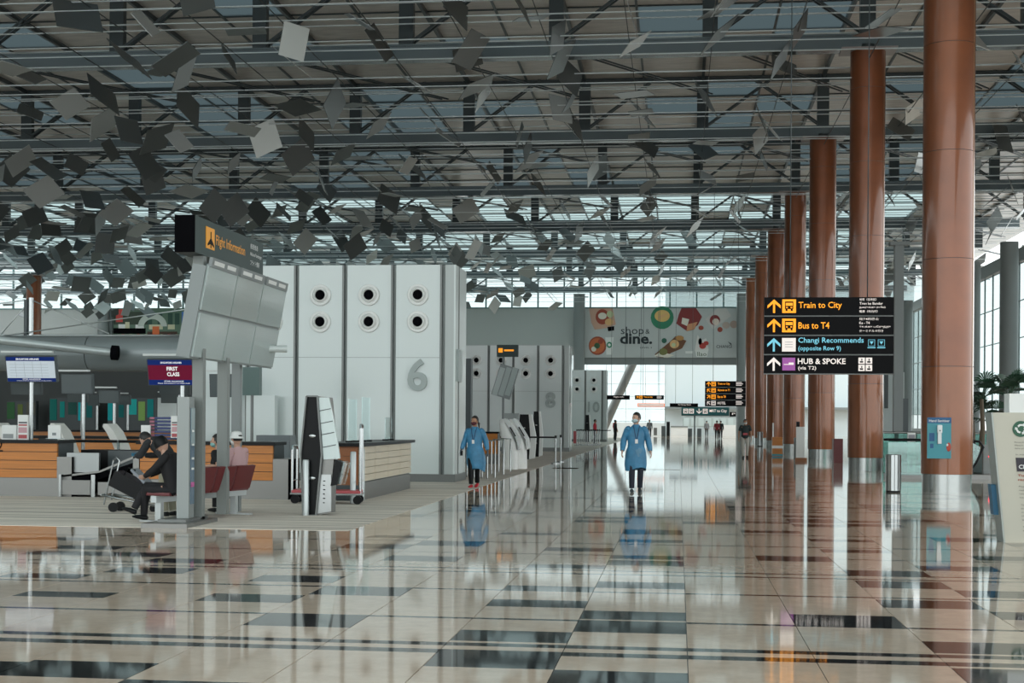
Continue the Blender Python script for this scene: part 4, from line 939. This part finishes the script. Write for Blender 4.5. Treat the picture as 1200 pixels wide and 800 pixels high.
# ------------------------------------------------------------------ far counters
boxthing('far_counter','long white service counter at the end of the hall','counter',786,806,499,511,160,1,white,lambda t,w,h: MB().box(0,w,-.05,0,h*.85,h).build('top',greyp,t))
boxthing('far_counter','white service counter at the far right end','counter',846,865,498,511,158,1,white)
boxthing('far_shutter','pale glass booth at the far end under the teal sign','booth',800,862,489,500,163,.5,mat('booth_glass',(.42,.48,.47),.2),lambda t,w,h:[MB().box(w*(.02+.14*k),w*(.12+.14*k),-.05,0,.1*h,.9*h).build('booth_pane',mat('booth_pane',(.5,.58,.57),.1),t) for k in range(7)])
boxthing('far_machine','dark ticket machine left of the far counter','machine',775,780,499,512,150,.4,darkg); boxthing('far_machine','black ticket machine beside the standing grey man','machine',781,785,494,511,152,.4,black)
boxthing('far_stool','dark round-backed seat left of the far pole','seat',806,811,502,510,148,.4,darkg); boxthing('far_stool','dark round-backed seat right of the far pole','seat',817,822,502,510,148,.4,darkg)
boxthing('far_pole','dark pole standing in front of the far counter','pole',813,815,477,512,146,.2,darkg)
boxthing('far_rack','steel frame rack beyond the walking man','rack',766,770,501,510,150,.4,dsteel)
boxthing('red_extinguisher_box','red box on the edge of block 10 queue','box',672,675,505,513,98,.3,redp)

# ------------------------------------------------------------------ people
skin_l=mat('skin_light',(.55,.33,.24),.5); skin_t=mat('skin_tan',(.38,.20,.12),.5); hairm=mat('hair_black',(.012,.010,.009),.45)
gown=mat('gown_blue',(.04,.20,.36),.45,noise=.22,nscale=6,bump=.6); 
def person(name_label,loc,rz,J,skin,cloth,head_yaw=0,hair='short',mask=None,extras=None,scale=1,name='person',torso=(.17,.12),gownp=None,sleeve='long',shoecol=black,lower=black,upper=black,hand_m=None,head_tilt=0):
    t=thing(name,name_label,'person',loc,rz); t.scale=(scale,)*3
    D=dict(pelvis=(0,0,.93),waist=(0,0,1.08),chest=(0,0,1.27),neck=(0,0,1.46),head=(0,-.02,1.60),
      shL=(.18,0,1.41),elL=(.235,.02,1.13),wrL=(.25,-.06,.88),shR=(-.18,0,1.41),elR=(-.235,.02,1.13),wrR=(-.25,-.06,.88),
      hiL=(.095,0,.90),knL=(.10,-.03,.49),anL=(.10,.02,.09),hiR=(-.095,0,.90),knR=(-.10,-.03,.49),anR=(-.10,.02,.09))
    D.update(J); V={k:Vector(v) for k,v in D.items()}
    # continuous body through the skin modifier
    names=['pelvis','waist','chest','neck','shL','elL','wrL','shR','elR','wrR','hiL','knL','anL','hiR','knR','anR']
    rad=dict(pelvis=.115,waist=.105,chest=.12,neck=.052,shL=.055,elL=.042,wrL=.027,shR=.055,elR=.042,wrR=.027,hiL=.085,knL=.055,anL=.038,hiR=.085,knR=.055,anR=.038)
    ed=[('pelvis','waist'),('waist','chest'),('chest','neck'),('chest','shL'),('shL','elL'),('elL','wrL'),('chest','shR'),('shR','elR'),('elR','wrR'),('pelvis','hiL'),('hiL','knL'),('knL','anL'),('pelvis','hiR'),('hiR','knR'),('knR','anR')]
    me=bpy.data.meshes.new('b'); me.from_pydata([V[n] for n in names],[(names.index(a),names.index(b)) for a,b in ed],[])
    ob=bpy.data.objects.new('b',me); C.objects.link(ob); md=ob.modifiers.new('s','SKIN'); 
    for i,n in enumerate(names):
        ob.data.skin_vertices[0].data[i].radius=(rad[n],rad[n]); ob.data.skin_vertices[0].data[i].use_root=(i==0)
    sb=ob.modifiers.new('u','SUBSURF'); sb.levels=1
    dg=bpy.context.evaluated_depsgraph_get(); dg.update(); em=bpy.data.meshes.new_from_object(ob.evaluated_get(dg)); bpy.data.objects.remove(ob)
    b=MB(); b.bm.from_mesh(em)
    for f in b.bm.faces: f.smooth=True
    Rh=(Matrix.Rotation(head_yaw,3,'Z')@Matrix.Rotation(head_tilt,3,'X')); hc=V['head']
    def H(x,y,z): return hc+Rh@Vector((x,y,z))
    er=(Rh.to_4x4()).to_euler()
    def hf(p):
        q=p.copy()
        if p.z<0: q.x*=1-.28*(-p.z); q.y*=1-.12*(-p.z)
        return q
    b.ell(hc,(.078,.098,.122),er,16,12,hf); b.tube([V['neck']-Vector((0,0,.03)),V['neck']*.5+hc*.5,hc-Vector((0,-.01,.06))],[.058,.052,.055],10)
    b.ell(H(0,-.098,-.012),(.014,.02,.024),er,8,6); b.ell(H(.078,.0,-.005),(.012,.02,.03),er,8,6); b.ell(H(-.078,.0,-.005),(.012,.02,.03),er,8,6)
    b.build('body',skin,t)
    e=MB(); e.ell(H(.03,-.088,.015),(.013,.008,.007),er,8,5); e.ell(H(-.03,-.088,.015),(.013,.008,.007),er,8,5); e.build('eyes',mat('eye_dark',(.03,.02,.02),.3),t)
    if not mask: 
        e=MB(); e.ell(H(0,-.088,-.055),(.024,.008,.007),er,8,5); e.build('mouth',mat('lip',(.35,.12,.10),.5),t)
    # hands: palm + five unequal bent fingers
    for s,(el,wr) in (('L',('elL','wrL')),('R',('elR','wrR'))):
        d=(V[wr]-V[el]).normalized(); side=Vector((0,-1,0)); side=(side-d*side.dot(d)).normalized(); nrm=d.cross(side)
        hb=MB(); p0=V[wr]; hb.tube([p0-d*.02,p0+d*.03,p0+d*.09],[(.028,.018),(.038,.018),(.038,.014)],10,side=side)
        inn=nrm*(-1 if (nrm.x>0)==(V[wr].x>0) else 1)
        for k,L in enumerate((.068,.078,.073,.056)):
            o=side*(.030-.020*k); q=p0+d*.085+o; hb.tube([q,q+d*L*.5+inn*.006,q+d*L*.85+inn*.025,q+d*L+inn*.04],[.0095,.009,.008,.006],6)
        q=p0+d*.02+side*.032; hb.tube([q,q+d*.03+side*.022,q+d*.062+side*.026+inn*.01],[.012,.010,.008],6)
        hb.build('hand',hand_m or skin,t)
    sd=(V['shL']-V['shR']).normalized(); tw,td=torso
    up=MB()
    if gownp:
        ph=random.random()*6
        zs=[(V['neck'].z+.01,.066,.062),(1.435,.095,.075),(1.405,.135,.09),(1.37,.165,.105),(1.31,.19,.125),(1.22,.20,.14),(1.08,.18,.135),(1.0,.175,.132),(.9,.215,.15),(.75,.235,.165),(.6,.24,.17),(gownp[0],.235+gownp[1],.175)]
        rs=[];N=36
        for i,(z,rx_,ry_) in enumerate(zs):
            ft=max(0,(1.0-z))/.6; sh=gownp[2]*ft
            rs.append([Vector((math.cos(a)*rx_*(1+.05*ft*math.sin(7*a+ph+z*2))+sh,math.sin(a)*ry_*(1+.09*ft*math.sin(5*a+ph*2+z*3)),z+(.05*ft*math.sin(2*a+ph) if i==len(zs)-1 else 0))) for a in [2*PI*k/N for k in range(N)]])
        up.rings(rs)
    else:
        A=V['pelvis'];Bw=V['waist'];Cc=V['chest'];N_=V['neck']; sm=(V['shL']+V['shR'])/2
        up.tube([A-(Bw-A)*.35,A,Bw,Cc,sm+(N_-sm)*.1,N_],[(tw,td),(tw,td+.01),(tw*.93,td),(tw*1.08,td+.01),(tw*1.0,td*.75),(.065,.06)],18,side=sd)
    for s in ('L','R'):
        a,e_,w_=V['sh'+s],V['el'+s],V['wr'+s]; nk=V['neck']; inn=a+(nk-a)*.45; inn.z=min(inn.z,a.z+.02) if abs(a.z-nk.z)<.2 else inn.z
        ou=a+(e_-a)*.12; k=1.22 if gownp else 1.0; up.ell(a,(.06*k,.06*k,.058*k),(0,0,0),12,8)
        if gownp: inn=a+(V['chest']-a)*.3
        if sleeve=='long': up.tube([inn,a+(nk-a)*.12,ou,a+(e_-a)*.5,e_,(e_+w_)/2,w_],[.035*k,.058*k,.066*k,.062*k,.056*k,.052*k,.037*k],12)
        else: up.tube([inn,a+(nk-a)*.12,ou,a+(e_-a)*.72],[.05,.066,.07,.064],12)
    up.build('gown' if gownp else 'top',cloth if gownp else upper,t)
    lo=MB()
    for s in ('L','R'):
        a,k_,n_=V['hi'+s],V['kn'+s],V['an'+s]; lo.tube([V['pelvis']+(a-V['pelvis'])*.6+Vector((0,0,.04)),a,(a+k_)/2,k_,(k_+n_)/2,n_],[.09,.098,.085,.068,.064,.055],12)
    lo.build('trousers',lower,t)
    for s in ('L','R'):
        n_=V['an'+s]; d=(n_-V['kn'+s]).normalized(); f=Vector((0,-1,0)); f=(f-d*f.dot(d)).normalized()
        sm_=MB(); sm_.tube([n_-f*.06+d*.05,n_-f*.05+d*.055,n_+f*.04+d*.055,n_+f*.13+d*.062,n_+f*.18+d*.068],[(.03,.02),(.04,.04),(.045,.038),(.047,.027),(.02,.012)],12,side=(1,0,0)); sm_.build('shoe',shoecol,t)
    if hair:
        hb=MB()
        def cap(p):
            q=p.copy(); 
            if p.y<-.25 and p.z<.45: q.y=-.3; q.x*=.98
            if p.z<-.35: q.z=-.35-(.25 if hair=='long' else 0)*min(1,-p.z-.35); q.y=max(q.y,.05)
            return q
        hb.ell(H(0,.012,.018),(.090,.106,.124),er,18,12,cap)
        if hair=='pony': hb.tube([H(0,.10,-.0),H(.03,.14,-.06),H(.05,.12,-.17)],[.03,.032,.01],8)
        hb.build('hair',hairm,t)
    if mask:
        hb=MB(); hb.ell(H(0,-.045,-.048),(.074,.070,.052),er,14,8); hb.build('face_mask',mask,t)
    if extras: extras(t,V,H)
    return t
surg=mat('mask_pale_blue',(.45,.58,.62),.7); maskb=mat('mask_maroon',(.08,.012,.02),.7)
lany=mat('lanyard_navy',(.01,.02,.08),.6)
def lanyard(t,V,H,back=False):
    MB().tube([(-.07,-.06,1.45),(-.05,-.135,1.36),(-.01,-.155,1.15)],.007,6).tube([(.07,-.06,1.45),(.05,-.135,1.36),(.01,-.155,1.15)],.007,6).build('lanyard',lany,t); MB().box(-.03,.03,-.17,-.16,1.06,1.15).build('id_card',white,t)
def gown_belt(t,V,H):
    lanyard(t,V,H)
    b=MB(); N=28; b.rings([[Vector((math.cos(a)*.182,math.sin(a)*.139,z)) for a in [2*PI*k/N for k in range(N)]] for z in (.975,1.0,1.025)],False); b.build('waist_tie',gown,t)
    MB().obox((.07,-.165,.90),(.09,.02,.11),(0,.4,0)).obox((.03,-.165,.85),(.05,.02,.16),(0,-.3,0)).build('tied_bow',mat('gown_light',(.12,.28,.42),.5),t)
random.seed(5)
g=G(745,576.5)
person('man in blue isolation gown and mask walking toward the camera',(g.x,g.y,0),.08,dict(shL=(.175,0,1.365),shR=(-.175,0,1.365),elL=(.265,.04,1.13),wrL=(.31,-.03,.90),elR=(-.265,.03,1.13),wrR=(-.30,-.08,.90),anL=(.09,.05,.10),anR=(-.09,-.06,.09),knL=(.10,-.04,.5),knR=(-.09,-.09,.5)),skin_l,gown,head_yaw=-.75,mask=surg,gownp=(.50,-.01,0),extras=gown_belt,scale=1.01,shoecol=darkg,lower=mat('navy_trousers',(.012,.016,.03),.7))
g=G(556,571)
def phone(t,V,H):
    lanyard(t,V,H); q=V['wrR']; MB().box(q.x-.03,q.x+.03,q.y-.04,q.y,q.z-.16,q.z-.04).build('phone_in_hand',black,t)
    b=MB(); N=28; b.rings([[Vector((math.cos(a)*.182,math.sin(a)*.139,z)) for a in [2*PI*k/N for k in range(N)]] for z in (.995,1.01,1.03)],False); b.build('waist_tie',gown,t)
person('woman in blue isolation gown, dark mask and red shoes walking',(g.x,g.y,0),-.1,dict(shL=(.165,0,1.365),shR=(-.165,0,1.365),elL=(.26,.05,1.14),wrL=(.32,-.01,.91),elR=(-.25,.03,1.14),wrR=(-.31,-.06,.93),anL=(.05,.07,.12),anR=(-.06,-.1,.09),knL=(.07,-.02,.5),knR=(-.06,-.12,.5)),skin_t,gown,head_yaw=-.35,hair='pony',mask=maskb,gownp=(.42,-.045,.06),extras=phone,scale=.955,shoecol=mat('red_shoe',(.5,.02,.03),.4),hand_m=mat('glove_dark',(.05,.07,.09),.5))
g=G(873,536.5)
person('man in dark green polo and pale trousers walking by the columns',(g.x,g.y,0),.05,dict(anL=(.1,.1,.12),anR=(-.1,-.14,.09),elL=(.26,.02,1.13),wrL=(.27,-.02,.88),elR=(-.27,.02,1.13),wrR=(-.28,-.02,.88)),skin_t,None,mask=white,sleeve='short',upper=mat('dark_green_cotton',(.02,.035,.035),.8),lower=mat('khaki_pale',(.48,.46,.41),.8),scale=.97,extras=lambda t,V,H: MB().box(-.1,.1,-.17,-.12,1.02,1.12).build('waist_pouch',redp,t))
def fp(px,py,label,u,l,rz=0,sc=.97,hair='short',J={},sleeve='long',skin=skin_t):
    g=G(px,py); return person(label,(g.x,g.y,0),rz,J,skin,None,hair=hair,upper=u,lower=l,scale=sc,sleeve=sleeve)
cl=lambda n,c: mat('cloth_'+n,c,.8)
fp(697,519.5,'person in a red shirt standing in front of block 10',cl('red',(.5,.02,.04)),cl('black',(.01,.01,.012)),PI/2)
fp(721,516.5,'person in a long black robe near the diagonal strut',cl('black',(.01,.01,.012)),cl('black',(.01,.01,.012)),2,.95,'long')
fp(761,513,'distant man in a grey shirt beyond the gowned man',cl('grey',(.2,.21,.22)),cl('slate',(.04,.05,.06)),0,1.0)
fp(840,515,'distant person in a maroon top pushing luggage',cl('maroon',(.25,.02,.03)),cl('black',(.01,.01,.012)),PI)
fp(844.5,514,'distant person in black beside the maroon one',cl('black',(.01,.01,.012)),cl('black',(.01,.01,.012)),PI)
fp(828,511.5,'distant person in grey top standing before the far booth',cl('grey',(.2,.21,.22)),cl('black',(.01,.01,.012)),PI)
fp(720.5,514,'distant person in a red jacket beside the robed one',cl('red',(.5,.02,.04)),cl('black',(.01,.01,.012)),1)
# seated man in black on the bench end (faces left, legs crossed)
def cap_(t,V,H): MB().tube([H(0,0,-.02),H(0,0,.07),H(0,0,.13),H(0,0,.145)],[(.1,.115),(.1,.112),(.07,.08),(.02,.02)],16).build('knit_cap',black,t)
bk=cl('black',(.01,.01,.012))
person('seated man in black, hunched with legs crossed, on the bench end',(-7.42,20.45,0),-PI/2+.05,
  dict(pelvis=(0,0,.52),waist=(0,-.04,.68),chest=(0,-.10,.90),neck=(0,-.17,1.08),head=(0,-.23,1.20),shL=(.19,-.1,1.03),shR=(-.19,-.1,1.03),elL=(.24,-.28,.82),wrL=(.12,-.45,.72),elR=(-.24,-.28,.82),wrR=(-.1,-.45,.72),
  hiL=(.1,-.02,.50),knL=(.07,-.46,.52),anL=(-.05,-.52,.12),hiR=(-.1,-.02,.50),knR=(-.05,-.48,.56),anR=(.10,-.62,.22)),skin_l,None,extras=cap_,head_tilt=.5,upper=bk,lower=bk,torso=(.20,.15),scale=.96)
person('person in dark jacket and teal gloves bending behind the seated man',(-8.02,21.75,0),-PI/2-.3,
  dict(pelvis=(0,.0,.90),waist=(0,-.06,1.03),chest=(0,-.2,1.16),neck=(0,-.34,1.22),head=(0,-.46,1.24),shL=(.18,-.27,1.2),shR=(-.18,-.27,1.2),elL=(.22,-.4,.98),wrL=(.12,-.55,.98),elR=(-.22,-.4,.98),wrR=(-.1,-.55,.98)),skin_l,None,head_tilt=.7,upper=cl('charcoal',(.02,.022,.025)),lower=mat('khaki_dull',(.28,.27,.20),.8),hand_m=mat('glove_teal',(.02,.15,.25),.5),scale=.97)
person('seated woman in black t-shirt and pale green mask behind the post',(-7.22,21.9,0),-PI/2-.2,
  dict(pelvis=(0,0,.52),waist=(0,-.02,.70),chest=(0,-.03,.92),neck=(0,-.04,1.13),head=(0,-.07,1.27),shL=(.17,-.02,1.07),shR=(-.17,-.02,1.07),elL=(.24,.10,.86),wrL=(.2,-.15,.86),elR=(-.22,-.08,.85),wrR=(-.1,-.25,.75),
  hiL=(.1,-.02,.50),knL=(.1,-.46,.50),anL=(.1,-.48,.1),hiR=(-.1,-.02,.50),knR=(-.1,-.46,.50),anR=(-.1,-.48,.1)),skin_l,None,head_yaw=.2,mask=mat('mask_mint',(.25,.5,.48),.7),sleeve='short',upper=bk,lower=bk,scale=.93)
def whcap(t,V,H): MB().tube([H(0,0,.02),H(0,0,.06),H(0,0,.13),H(0,0,.15)],[(.13,.14),(.095,.108),(.08,.09),(.03,.03)],18).build('bucket_hat',white,t)
person('seated person in pink top and white hat at the bench end',(-7.14,22.6,0),-PI/2-.5,
  dict(pelvis=(0,0,.52),waist=(0,-.02,.72),chest=(0,-.03,.95),neck=(0,-.04,1.16),head=(0,-.06,1.30),shL=(.17,-.02,1.1),shR=(-.17,-.02,1.1),elL=(.22,-.05,.86),wrL=(.1,-.25,.75),elR=(-.22,-.08,.85),wrR=(-.1,-.25,.75),
  hiL=(.1,-.02,.50),knL=(.1,-.46,.50),anL=(.1,-.48,.1),hiR=(-.1,-.02,.50),knR=(-.1,-.46,.50),anR=(-.1,-.48,.1)),skin_l,None,upper=cl('pink',(.55,.35,.36)),lower=bk,extras=whcap,mask=white,scale=.93)
